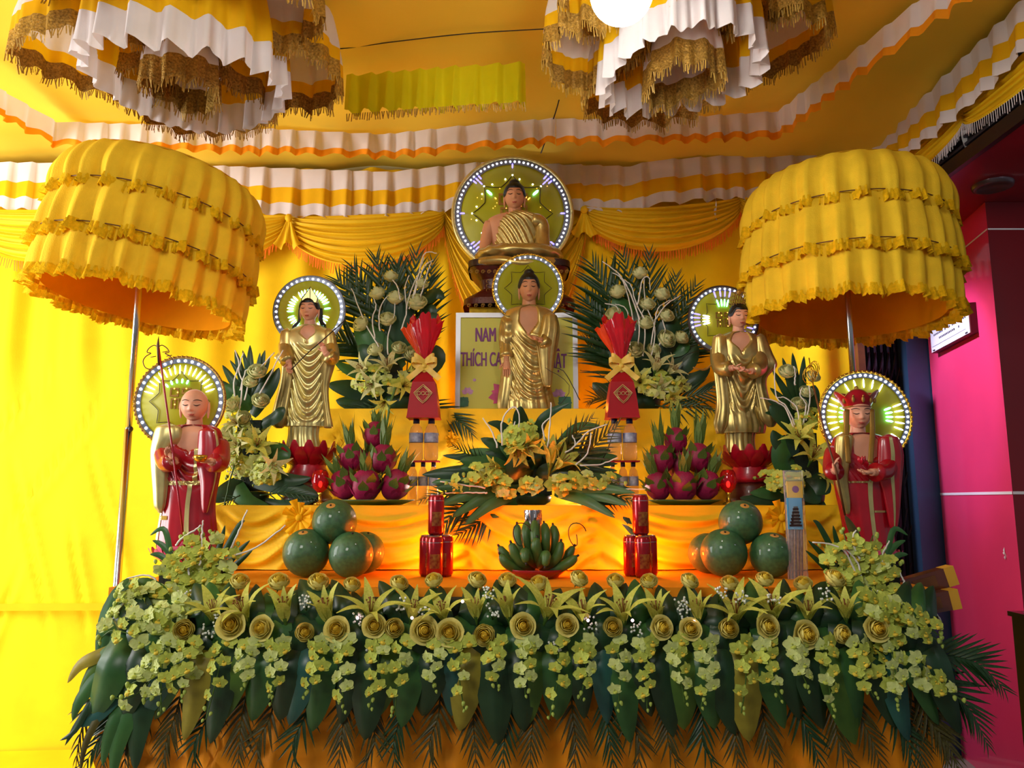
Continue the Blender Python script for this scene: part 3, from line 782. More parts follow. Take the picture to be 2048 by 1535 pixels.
def face_features(W, body, s):
    def strip(pts, wd, nm, mt):
        g = G(); q = [W @ Vector((x, head_pt(x, z)-.012, z)) for x, z in pts]
        n = len(q); g.tube(q, [wd*s*(.35+.65*sin(pi*(i+.3)/(n-.4))) for i in range(n)], 6); obj(nm, g, mt, body)
    for sd in (-1, 1):
        strip([(sd*(.12+.42*t), .235+.10*sin(pi*(t*.75+.15))) for t in [i/8 for i in range(9)]], .030, 'eyebrow', 'line_dark')
        strip([(sd*(.15+.32*t), .035-.055*sin(pi*t)+.02*t) for t in [i/8 for i in range(9)]], .032, 'eye_line', 'line_dark')
    strip([(-.17+.34*t, -.555-.02*sin(pi*t)+.012*cos(4*pi*t)) for t in [i/10 for i in range(11)]], .055, 'lips', 'lip')
def hair_cap(W, body, long_=False, bun=True, back=-.55):
    def hl(la):
        a = abs(la)/pi
        f = .52-.05*cos(2*la) if a < .2 else .5
        return f*(1-smoothstep(.18, .36, a)) + (-.05)*(smoothstep(.18, .36, a))*(1-smoothstep(.45, .8, a)) + back*smoothstep(.45, .8, a)
    def fn(u, v):
        la = 2*pi*(u-.5); z0 = hl(la); ph0 = math.asin(max(-.99, min(.99, z0))); ph = ph0+(pi/2-ph0)*v*.999
        z = sin(ph); c = cos(ph); k = 1.03+.07*smoothstep(0, .12, v) + .012*sin(30*la)*sin(26*ph)
        p = W @ Vector((.74*c*sin(la)*k*1.04, -.86*c*cos(la)*k, z*k*.99)); return (p.x, p.y, p.z)
    g = G(); g.grid(fn, 90, 26, True)
    if bun:
        def bf(u, v):
            ph = (v-.5)*pi*.998; la = 2*pi*u; r = 1+.03*sin(10*la)*sin(12*ph)
            p = W @ Vector((.40*cos(ph)*cos(la)*r, .06+.42*cos(ph)*sin(la)*r, 1.0+.30*sin(ph)*r)); return (p.x, p.y, p.z)
        g.grid(bf, 40, 16, True)
    h = obj('hair', g, 'hair', body)
    if long_:
        for sd in (-1, 1):
            g = G()
            for j in range(4):
                q = [W @ Vector((sd*(.72+.05*j+a), .12+.05*j-b, z)) for a, b, z in ((0, 0, .1), (.05, 0, -.4), (.12, .08, -.95), (.30+.05*j, .30, -1.35), (.38+.07*j, .42, -1.75-.12*j))]
                s = (W.to_scale()).z
                g.tube(PL(q, 12), [s*.12*(1-.75*i/12) for i in range(13)], 7)
            obj('hair_lock', g, 'hair', body)
    return h
def hand_geo(g, wrist, d, nrm, size, curl=.5, m=0, side=1):
    """palm and five fingers; d = pointing direction, nrm = palm normal"""
    d = Vector(d).normalized(); nrm = Vector(nrm).normalized(); nrm = (nrm-d*nrm.dot(d)).normalized(); a = d.cross(nrm)*side; wrist = Vector(wrist)
    g.tube([wrist-d*size*.25, wrist, wrist+d*size*.28, wrist+d*size*.5], [size*.17, size*.17, size*.23, size*.2], 10, m, .6)
    for i, ln in enumerate((.40, .48, .45, .34)):
        b = wrist+d*size*.48+a*size*(.17-.115*i); pts = [b]; dd = d.copy(); q = b
        for j in range(3):
            dd = (dd+nrm*curl*.5).normalized(); q = q+dd*size*ln/3; pts.append(q)
        g.tube(pts, [size*.062, size*.058, size*.052, size*.035], 7, m)
    b = wrist+d*size*.14+a*size*.16; dd = (d*.6+a*.8+nrm*.2).normalized(); pts = [b]
    for j in range(3): b = b+dd*size*.14; pts.append(b); dd = (dd*.8+d*.35+nrm*curl*.3).normalized()
    g.tube(pts, [size*.075, size*.068, size*.06, size*.04], 7, m)
ARM_MAT = ['gold']
def arm(g, root, pts):
    q = PL(pts, 12); g.tube(q, [.015]*9+[.014, .013, .012, .012], 10)
    sg_ = G(); sg_.tube(q[:11], [.030, .031, .031, .031, .030, .029, .028, .028, .028, .029, .031], 16); obj('forearm_sleeve', sg_, ARM_MAT[0], root)
LED = {}
def led_mesh(kind, r):
    key = (kind, round(r, 4))
    if key not in LED:
        g = G(); g.ell((0, 0, 0), (r, r*.6, r), 8, 6); LED[key] = g.mesh('led', kind)
    return LED[key]
def bar_mesh(kind, r, L_):
    key = (kind, round(r, 4), round(L_, 3))
    if key not in LED:
        g = G(); g.tube([(0, 0, -L_/2), (0, 0, -L_*.3), (0, 0, L_*.3), (0, 0, L_/2)], [r*.4, r, r, r*.3], 6); LED[key] = g.mesh('led_bar', kind)
    return LED[key]
def halo(root, cx, cy, rpx, Y, nled, beads=True, extra=None, rim='gold_bead', gap=0, glyph=None, lotus=True, ledr=.0045, a_from=-50, a_to=230):
    c = P(cx, cy, Y); k = K(cy, Y); r = rpx*k
    g = G(); g.lathe([(0, .004), (r*.96, .004), (r*.96, -.006), (0, -.006)], 72)
    g.v = [(c.x+x, c.y+z, c.z+y) for x, y, z in g.v]
    d = obj('halo_disc', g, 'halo_disc', root)
    g = G()
    def ring(rr, y, w_, n=96):
        g.tube([(c.x+rr*cos(2*pi*i/n), c.y+y, c.z+rr*sin(2*pi*i/n)) for i in range(n+1)], w_, 8)
    ring(r*.975, -.004, r*.03)
    if beads:
        n = 64
        for i in range(n):
            a = 2*pi*i/n; g.ell((c.x+r*.985*cos(a), c.y-.008, c.z+r*.985*sin(a)), (r*.028,)*3, 6, 4)
    obj('rim', g, rim, d)
    g = G()
    def ann(u, v): a = 2*pi*u; rr = r*(.945-.10*v); return (c.x+rr*cos(a), c.y-.0075, c.z+rr*sin(a))
    g.grid(ann, 72, 1, True); obj('light_strip', g, 'halo_ring', d)
    lm = led_mesh('led_white', ledr)
    for i in range(nled):
        a = R(a_from)+(R(a_to)-R(a_from))*i/(nled-1); link('led', lm, d, T((c.x+r*.895*cos(a), c.y-.010, c.z+r*.895*sin(a))))
    if lotus:
        pts = []
        n = 8
        for i in range(n):
            a0 = pi/2+2*pi*(i-.5)/n; a1 = pi/2+2*pi*i/n; a2 = pi/2+2*pi*(i+.5)/n
            for t in range(6): 
                f = t/6; a = a0+(a1-a0)*f; rr = r*(.49+.17*f**2.4+.02*sin(pi*f)); pts.append((a, rr))
            for t in range(6):
                f = t/6; a = a1+(a2-a1)*f; rr = r*(.49+.17*(1-f)**2.4+.02*sin(pi*f)); pts.append((a, rr))
        pts.append(pts[0])
        g = G(); g.tube([(c.x+rr*cos(a), c.y-.008, c.z+rr*sin(a)) for a, rr in pts], max(.0012, r*.007), 5)
        obj('lotus_outline', g, 'line_dark', d)
    if glyph:
        u0, v0, sz = glyph; g = G(); q = P(u0, v0, Y)
        e = sz*k
        for x0, z0, x1, z1 in GLYPH:
            g.box((q.x+x0*e, c.y-.011, q.z-z1*e), (q.x+x1*e, c.y-.007, q.z-z0*e))
        obj('character', g, 'gold_paint', d, smooth=False)
        lm2 = led_mesh('led_amber', ledr*.55)
        for x0, z0, x1, z1 in GLYPH[::2]: link('led', lm2, d, T((q.x+(x0+x1)/2*e, c.y-.012, q.z-(z0+z1)/2*e)))
    for (kind, a, r0, r1, w_) in (extra or ()):
        m_ = bar_mesh(kind, w_*k, (r1-r0)*r); a = R(a)
        link('led_bar', m_, d, T((c.x+r*(r0+r1)/2*cos(a), c.y-.011, c.z+r*(r0+r1)/2*sin(a))) @ Matrix.Rotation(pi/2-a, 4, 'Y'))
    return d
# strokes of the seal-style character on the discs (unit box, y down)
GLYPH = [(0, 0, .42, .08), (0, .1, .08, .34), (.34, .1, .42, .34), (0, .34, .42, .42), (.06, .5, .48, .58), (.06, .6, .14, 1.0), (.24, .6, .31, 1.0), (.42, .6, .48, 1.0),
         (.56, 0, 1.0, .08), (.56, .22, 1.0, .30), (.92, .1, 1.0, .22), (.56, .1, .64, .22), (.56, .42, 1.0, .50), (.56, .5, .64, 1.0), (.92, .5, 1.0, 1.0), (.74, .5, .82, 1.0), (.64, .92, .92, 1.0), (.64, .70, .92, .76)]
def lotus_base(root, cx, py_top, py_bot, hw, Y, matn, name='lotus_base'):
    c0 = P(cx, py_bot, Y); k = K(py_bot, Y); h = (py_bot-py_top)*k; r = hw*k
    g = G(); g.lathe([(0, 0), (r*.72, 0), (r*.8, h*.12), (r*.62, h*.4), (r*.66, h*.7), (r*.74, h*.97), (0, h)], 36, c=c0); b = obj(name, g, matn, root)
    for row, (n, zz, tilt, s, r0) in enumerate(((12, .45, .9, .62, .62), (12, .45, .5, .66, .60), (12, .42, -.75, .5, .60))):
        pm = G()
        def fn(u, v): 
            L_ = h*s*1.1; w_ = r*.36*sin(pi*min(.97, .12+.86*v*.95))**.8; a = (u-.5)*2
            return (L_*v*sin(tilt)*(1 if tilt > 0 else 1) + .1*r*sin(pi*v)-.02*r*a*a, a*w_*.6, L_*v*cos(tilt)*(1 if tilt > 0 else -1)+h*.06*v*v)
        pm.grid(fn, 6, 7); me = pm.mesh('petal', matn)
        for i in range(n):
            a = 2*pi*(i+.5*(row % 2))/n
            link('petal', me, b, T((c0.x+r*r0*cos(a), c0.y+r*r0*sin(a), c0.z+h*zz)) @ Matrix.Rotation(a, 4, 'Z'))
    return b
def plinth(root, cx, py, hw, Y, z0):
    c = P(cx, py, Y); r = hw*K(py, Y); h = c.z-z0; g = G()
    g.lathe([(0, 0), (r, 0), (r, h*.3), (r*.86, h*.45), (r*.86, h*.8), (r*.75, h*1.02), (0, h*1.02)], 36, c=(c.x, Y, z0)); obj('plinth', g, 'pedestal', root)
def head_at(root, body_g, cx, top, chin, hw, Y, dy, yaw=0, pitch_=R(6)):
    c = P(cx, (top+chin)/2, Y+dy); k = K((top+chin)/2, Y+dy); s = (chin-top)/2*k; sx = hw*k/.74
    W = T(c) @ Matrix.Rotation(yaw, 4, 'Z') @ Matrix.Rotation(pitch_, 4, 'X') @ Matrix.Diagonal((sx, s*.92, s, 1))
    head_geo(body_g, W)
    n0 = W @ Vector((0, .12, -.55)); n1 = W @ Vector((0, .18, -1.75))
    body_g.tube(PL([n0, n0.lerp(n1, .5), n1], 6), [s*.44, s*.44, s*.45, s*.47, s*.52, s*.6, s*.7], 16)
    return W, s

# ---------------------------------------------------------------- centre standing figure
def standing_center():
    Y, ax, by = 3.35, 1058, 852
    root = thing('buddha_statue', P(ax, 832, Y), 'gold robed standing statue with bare chest in front of the lettered sign', 'statue')
    root.location.z = 1.634; WM[root.name] = T((root.location.x, Y, 1.634))
    by = 820
    g = G()
    W, s = head_at(root, g, 1058, 546, 606, 19.5, Y, 0)
    tf = loft([(612, 1044, 1074), (622, 1022, 1096), (640, 1018, 1100), (670, 1022, 1096), (700, 1024, 1094)], Y, 0, .5)
    g.grid(lambda u, v: tf(u, v), 48, 40, True)
    k = K(680, Y)
    hand_geo(g, P(1013, 722, Y-.045), (.02, -.12, -1), (0, -1, 0), 34*k, .15, side=1)
    arm(g, root, [P(1014, 655, Y), P(1012, 690, Y-.02), P(1013, 722, Y-.045)])
    hand_geo(g, P(1078, 678, Y-.10), (-1, -.25, .22), (0, -.4, 1), 30*k, .45, side=-1)
    arm(g, root, [P(1100, 660, Y), P(1095, 684, Y-.06), P(1078, 678, Y-.10)])
    body = obj('body', g, 'skin', root); face_features(W, body, s); hair_cap(W, body)
    # robe with an open chest
    def dip(x, v):
        zc = v
        wv = .36*smoothstep(.0, .10, v)*(1-smoothstep(.30, .40, v))
        return 14*(1-smoothstep(wv*.8, wv*1.05+.01, abs(x+.02))) if v < .42 else 0
    rf = loft([(611, 1038, 1080), (618, 1018, 1098), (628, 1009, 1107), (645, 1006, 1110), (677, 1004, 1112), (705, 1010, 1106), (740, 1010, 1102), (770, 1008, 1100), (800, 1004, 1106), (820, 1003, 1110), (832, 1006, 1104)], Y, 0, .52,
              vf=((13, .045, .45, .8, .5), (21, .02, .3, .6, 2)), uf=((.36, .84, .055, .16, 2.6, .35), (.40, .80, .12, .2, 2.0, .2)), dip=dip)
    rb = loft_obj('robe', rf, 'gold', root, 120, 90)
    # sleeves
    sl = sloft([(640, 1002, 1030), (665, 998, 1034), (690, 998, 1032), (712, 1001, 1028), (722, 1003, 1024)], Y, -.02, .8, vf=((7, .06, 0, .5, 1),), uf=((0, 1, .16, .1, 2, 0),), nv=40)
    loft_obj('sleeve', sl, 'gold', root, 40, 40)
    sl = sloft([(640, 1084, 1113), (664, 1078, 1117), (690, 1072, 1114), (720, 1076, 1108), (750, 1080, 1104), (772, 1086, 1102)], Y, -.055, .7, vf=((8, .09, 0, .5, 2),), nv=50)
    loft_obj('sleeve', sl, 'gold', root, 48, 50)
    # long hanging end at the left hand
    sl = sloft([(712, 1001, 1026), (740, 1004, 1030), (775, 1000, 1028), (805, 996, 1022), (822, 998, 1014)], Y, -.03, .45, vf=((6, .12, 0, .5, 2),), nv=40)
    loft_obj('robe_end', sl, 'gold', root, 40, 40)
    halo(root, 1056, 577, 72, Y+.075, 30, ledr=.0036)
    g = G(); k = K(560, Y); g.tube([P(1056, 610, Y+.06), P(1056, 640, Y+.04)], .008, 8); obj('halo_bracket', g, 'gold_paint', root)
standing_center()

# ---------------------------------------------------------------- left gold figure with long hair
def standing_left():
    Y = 3.03
    root = thing('bodhisattva_statue', P(612, 960, Y), 'gold robed statue with long black hair holding a twig, on a red lotus', 'statue')
    root.location.z = 1.229; WM[root.name] = T((root.location.x, Y, 1.229))
    lotus_base(root, 615, 893, 962, 56, Y, 'lotus_red'); plinth(root, 615, 962, 50, Y, 1.229)
    g = G(); W, s = head_at(root, g, 619, 594, 643, 18.5, Y, 0, yaw=R(-4))
    tf = loft([(650, 606, 634), (660, 590, 650), (675, 584, 656), (700, 588, 652), (720, 590, 650)], Y, 0, .5)
    g.grid(lambda u, v: tf(u, v), 48, 40, True); k = K(700, Y)
    hand_geo(g, P(578, 726, Y-.06), (.15, -.3, -1), (.6, -.8, 0), 28*k, .5)
    arm(g, root, [P(572, 690, Y), P(574, 712, Y-.04), P(578, 726, Y-.06)])
    hand_geo(g, P(650, 704, Y-.10), (-.35, -.2, 1), (-.5, -.8, 0), 26*k, .7, side=-1)
    arm(g, root, [P(660, 690, Y), P(664, 716, Y-.06), P(650, 704, Y-.10)])
    body = obj('body', g, 'skin_light', root); face_features(W, body, s); hair_cap(W, body, long_=True, bun=False)
    def dip(x, v):
        wv = .34*smoothstep(.0, .08, v)*(1-smoothstep(.24, .36, v)); return 12*(1-smoothstep(wv*.8, wv*1.05+.01, abs(x))) if v < .37 else 0
    rf = loft([(650, 600, 640), (657, 586, 654), (668, 572, 666), (690, 570, 668), (725, 574, 664), (760, 578, 658), (800, 576, 656), (835, 572, 658), (853, 570, 656)], Y, 0, .5,
              vf=((12, .04, .5, .9, .5),), uf=((.36, .95, .075, .30, 3.4, .1), (.36, .9, .15, .3, 2.2, .1)), dip=dip)
    loft_obj('robe', rf, 'gold_pale', root, 120, 90)
    rf = loft([(845, 578, 640), (870, 577, 636), (896, 572, 640)], Y, 0, .6, vf=((15, .06, 0, .3, 1),), nv=30); loft_obj('under_skirt', rf, 'gold_pale', root, 90, 30)
    sl = sloft([(668, 564, 590), (695, 562, 592), (730, 566, 596), (770, 562, 590), (810, 552, 584), (838, 546, 578), (852, 550, 572)], Y, -.02, .6, vf=((8, .09, .2, .7, 1),), nv=60)
    loft_obj('sleeve', sl, 'gold', root, 48, 60)
    sl = sloft([(668, 648, 672), (695, 644, 676), (730, 642, 672), (775, 642, 660), (820, 648, 662), (852, 650, 668)], Y, -.02, .6, vf=((8, .09, .2, .7, 2),), nv=60)
    loft_obj('sleeve', sl, 'gold', root, 48, 60)
    sl = sloft([(706, 556, 566), (715, 548, 566), (722, 556, 568)], Y, .0, .4, nv=16); loft_obj('ribbon_end', sl, 'gold_pale', root, 24, 16)
    # pointed hood ornament
    g = G(); q = P(620, 604, Y-.03); kk = K(590, Y)
    g.prism([(q.x-15*kk, q.z), (q.x-17*kk, q.z+7*kk), (q.x, q.z+31*kk), (q.x+15*kk, q.z+8*kk), (q.x+13*kk, q.z)], .02, 0, q.y)
    obj('crown', g, 'gold_pale', root, smooth=False)
    g = G(); pts = [(q.x-15*kk, q.z), (q.x-17*kk, q.z+7*kk), (q.x, q.z+31*kk), (q.x+15*kk, q.z+8*kk), (q.x+13*kk, q.z)]
    g.tube([(x, q.y-.001, z) for x, z in pts], .0018, 5); g.tube([(q.x, q.y-.001, q.z), (q.x-1*kk, q.y-.001, q.z+30*kk)], .0014, 5); obj('crown_edge', g, 'line_dark', root)
    g = G(); g.tube(PL([P(583, 738, Y-.10), P(614, 707, Y-.125), P(645, 680, Y-.12), P(690, 640, Y-.08)], 16), .0022, 6); obj('twig', g, 'vine_dark', root)
    ex = []
    for i in range(34):
        a = -55+290*i/33
        if hsh(i) > .08: ex.append(('led_cyan' if i % 2 else 'led_white', a, .42, .60, 1.6))
    halo(root, 619, 622, 73, Y+.08, 30, beads=False, rim='halo_ring', extra=ex, lotus=False, ledr=.0047)
    g = G(); g.tube([P(619, 655, Y+.065), P(619, 690, Y+.03)], .008, 8); obj('halo_bracket', g, 'gold_paint', root)
standing_left()

# ---------------------------------------------------------------- right gold figure with tall crown
def standing_right():
    Y = 3.03
    root = thing('bodhisattva_statue', P(1500, 965, Y), 'gold robed statue with a tall filigree crown on a red lotus, right side', 'statue')
    root.location.z = 1.229; WM[root.name] = T((root.location.x, Y, 1.229))
    lotus_base(root, 1500, 900, 965, 54, Y, 'lotus_red'); plinth(root, 1500, 965, 48, Y, 1.229)
    g = G(); W, s = head_at(root, g, 1478, 608, 657, 19, Y, 0, yaw=R(5))
    tf = loft([(664, 1464, 1494), (674, 1444, 1512), (690, 1438, 1518), (720, 1442, 1514)], Y, 0, .5)
    g.grid(lambda u, v: tf(u, v), 48, 40, True); k = K(700, Y)
    hand_geo(g, P(1500, 742, Y-.11), (-.8, -.3, .1), (0, -.5, 1), 26*k, .5)
    arm(g, root, [P(1518, 700, Y), P(1520, 735, Y-.06), P(1500, 742, Y-.11)])
    hand_geo(g, P(1468, 735, Y-.11), (.6, -.3, -.2), (0, -1, .3), 24*k, .5, side=-1)
    arm(g, root, [P(1436, 700, Y), P(1440, 735, Y-.06), P(1468, 735, Y-.11)])
    body = obj('body', g, 'skin_light', root); face_features(W, body, s); hair_cap(W, body, bun=False)
    def dip(x, v):
        wv = .40*smoothstep(.0, .08, v)*(1-smoothstep(.26, .40, v)); return 12*(1-smoothstep(wv*.8, wv*1.05+.01, abs(x))) if v < .41 else 0
    rf = loft([(664, 1456, 1500), (671, 1440, 1514), (682, 1428, 1524), (705, 1426, 1528), (740, 1428, 1526), (780, 1434, 1520), (820, 1432, 1522), (850, 1430, 1530), (866, 1434, 1528)], Y, 0, .52,
              vf=((12, .05, .35, .8, .5), (19, .02, .2, .6, .1)), uf=((.40, .80, .09, .55, 3.6, .1), (.40, .8, .18, .4, 2.0, .1)), dip=dip)
    loft_obj('robe', rf, 'gold', root, 120, 90)
    rf = loft([(858, 1450, 1512), (880, 1452, 1508), (905, 1450, 1512)], Y, 0, .6, vf=((15, .06, 0, .3, 1),), nv=30); loft_obj('under_skirt', rf, 'gold', root, 90, 30)
    sl = sloft([(680, 1422, 1450), (715, 1420, 1454), (760, 1426, 1452), (810, 1430, 1456), (845, 1424, 1454), (862, 1428, 1446)], Y, -.03, .6, vf=((8, .10, .1, .5, 1),), nv=60)
    loft_obj('sleeve', sl, 'gold', root, 48, 60)
    sl = sloft([(680, 1506, 1528), (710, 1506, 1540), (734, 1508, 1548), (760, 1502, 1528), (800, 1508, 1534), (835, 1514, 1550), (850, 1526, 1546)], Y, -.03, .55, vf=((8, .10, .1, .5, 2),), nv=60)
    loft_obj('sleeve', sl, 'gold', root, 48, 60)
    g = G()
    g.tube(PL([P(1424, 728, Y-.04), P(1412, 738, Y-.05), P(1398, 738, Y-.06), P(1386, 734, Y-.06)], 10), [.004]*6+[.003]*5, 5); obj('ribbon_end', g, 'gold_paint', root)
    # crown: stacked scroll rings
    g = G(); kk = K(600, Y)
    for row in range(4):
        n = 9-row; yy = 612-8*row
        for i in range(n):
            a = pi*(.08+.84*(i+.5)/n); c = P(1478, yy, Y); rr = (17-1.8*row)*kk
            cc = Vector((c.x-rr*cos(a), c.y-rr*.85*sin(a)+.01, c.z))
            g.tube([cc+Vector((3.6*kk*cos(t), -.002*sin(3*t), 4.6*kk*sin(t))) for t in [j*2*pi/9 for j in range(10)]], .0016, 5)
    g.ell(P(1478, 584, Y-.01), (.010, .008, .013), 10, 6)
    obj('crown', g, 'gold_paint', root)
    ex = []
    for a in (75, 85, 95, 107): ex += [('led_blue', a, .66, .86, 1.5), ('led_cyan', a, .38, .6, 1.6)]
    for a in (168, 176, 185, 193): ex += [('led_blue', a, .66, .86, 1.5), ('led_white', a, .40, .6, 1.5)]
    for a in (-30, -18, -5, 8): ex += [('led_blue', a, .66, .86, 1.5), ('led_white', a, .46, .6, 1.5)]
    halo(root, 1446, 640, 71, Y+.08, 32, beads=False, rim='line_dark', extra=ex, glyph=(1430, 625, 30), ledr=.0042)
    g = G(); g.tube([P(1456, 680, Y+.065), P(1462, 705, Y+.03)], .008, 8); obj('halo_bracket', g, 'gold_paint', root)
standing_right()

def trim_patch(root, fn, u0, u1, v0, v1, matn='gold_pale', scale=1.035, nu=6, nv=24, name='trim'):
    g = G(); g.grid(lambda u, v: fn(u0+(u1-u0)*u, v0+(v1-v0)*v, scale), nu, nv); obj(name, g, matn, root)
# ---------------------------------------------------------------- bald monk, left
def monk_left():
    ARM_MAT[0] = 'robe_red'
    Y = 2.55
    root = thing('monk_statue', P(378, 1180, Y), 'bald red robed monk statue holding a staff and a golden bowl', 'statue')
    root.location.z = 1.001; WM[root.name] = T((root.location.x, Y, 1.001))
    lotus_base(root, 372, 1090, 1155, 62, Y, 'lotus_pink')
    g = G(); W, s = head_at(root, g, 389, 778, 843, 26.5, Y, 0, yaw=R(6))
    tf = loft([(850, 366, 414), (862, 344, 436), (880, 336, 440), (910, 340, 436), (930, 342, 432)], Y, 0, .5)
    g.grid(lambda u, v: tf(u, v), 48, 40, True); k = K(900, Y)
    hand_geo(g, P(350, 920, Y-.115), (-.5, -.2, .55), (.8, -.5, .2), 34*k, .9, side=-1)
    arm(g, root, [P(326, 890, Y), P(332, 925, Y-.07), P(350, 920, Y-.115)])
    hand_geo(g, P(420, 922, Y-.12), (-.9, -.3, .05), (0, -.3, 1), 34*k, .4, side=1)
    arm(g, root, [P(440, 890, Y), P(440, 925, Y-.07), P(420, 922, Y-.12)])
    body = obj('body', g, 'skin_light', root); face_features(W, body, s)
    def dip(x, v):
        wv = .42*smoothstep(.0, .06, v)*(1-smoothstep(.32, .37, v)); return 15*(1-smoothstep(wv*.85, wv*1.05+.01, abs(x-.05))) if v < .38 else 0
    rf = loft([(850, 356, 424), (857, 340, 438), (870, 328, 444), (895, 324, 447), (930, 326, 444), (970, 328, 436), (1010, 324, 430), (1050, 318, 432), (1080, 314, 436), (1100, 318, 432)], Y, 0, .52,
              vf=((9, .03, .45, .9, .5),), uf=((.40, .6, .05, .25, 2.6, .2), (.40, .6, .10, .2, 1.6, .1)), dip=dip)
    loft_obj('robe', rf, 'robe_red', root, 120, 90)
    for a, b, c, d in ((.765, .79, .54, .99), (.60, .90, .535, .56), (.575, .60, .56, .98), (.59, .66, .72, .745)): trim_patch(root, rf, a, b, c, d, nu=30)
    trim_patch(root, rf, .79, .815, .27, .53)
    sl = sloft([(858, 322, 372), (880, 316, 372), (905, 312, 352), (940, 313, 348), (980, 316, 344), (1010, 318, 340), (1020, 324, 336)], Y, -.035, .62, vf=((7, .07, .1, .5, 1),), nv=60)
    loft_obj('cloak', sl, 'gold_pale', root, 48, 60)
    sl = sloft([(866, 408, 444), (895, 406, 449), (930, 404, 448), (965, 410, 442), (1000, 412, 432), (1020, 414, 426)], Y, -.04, .6, vf=((7, .06, .1, .5, 2),), nv=60)
    loft_obj('sleeve', sl, 'robe_red', root, 48, 60); trim_patch(root, sl, .90, .95, .12, .95)
    g = G(); c = P(401, 916, Y-.15); kk = k
    g.lathe([(0, -7*kk), (6*kk, -7*kk), (11*kk, -3*kk), (13*kk, 2*kk), (12*kk, 6*kk), (10*kk, 5*kk), (0, 3*kk)], 24, c=c); obj('bowl', g, 'gold_bead', root)
    st = [P(316, 684, Y-.13), P(326, 760, Y-.13), P(346, 905, Y-.13), P(358, 1000, Y-.12), P(370, 1098, Y-.10)]
    g = G(); g.tube(st, .0032, 8); sf = obj('staff', g, 'robe_red', root)
    g = G(); a = P(316, 690, Y-.13)
    g.tube([a+Vector((0, 0, .03)), a, P(318, 730, Y-.13)], [.0005, .005, .004], 8)
    for sd in (-1, 1):
        pts = [(0, 0), (8, -4), (18, 2), (22, 10), (14, 12), (24, 18), (30, 28), (26, 40), (18, 44)]
        g.tube(PL([P(316+sd*x, 694+y, Y-.13) for x, y in pts], 30), .0017, 5)
    for x, y in ((306, 714), (338, 712), (330, 704)): g.tube([P(x-5, y, Y-.13), P(x+6, y-2, Y-.13)], .0014, 4)
    obj('staff_ring', g, 'wood_brown', sf)
    ex = [('led_white', a, .60, .80, 1.4) for a in range(20, 170, 9)] + [('led_cyan', a, .40, .5, 2) for a in (70, 85, 100, 115, 130)]
    halo(root, 361, 803, 92, Y+.09, 30, extra=ex, glyph=(343, 776, 42), rim='gold_paint', ledr=.0048)
    g = G(); g.tube([P(372, 850, Y+.075), P(376, 885, Y+.03)], .009, 8); obj('halo_bracket', g, 'gold_paint', root)
monk_left()

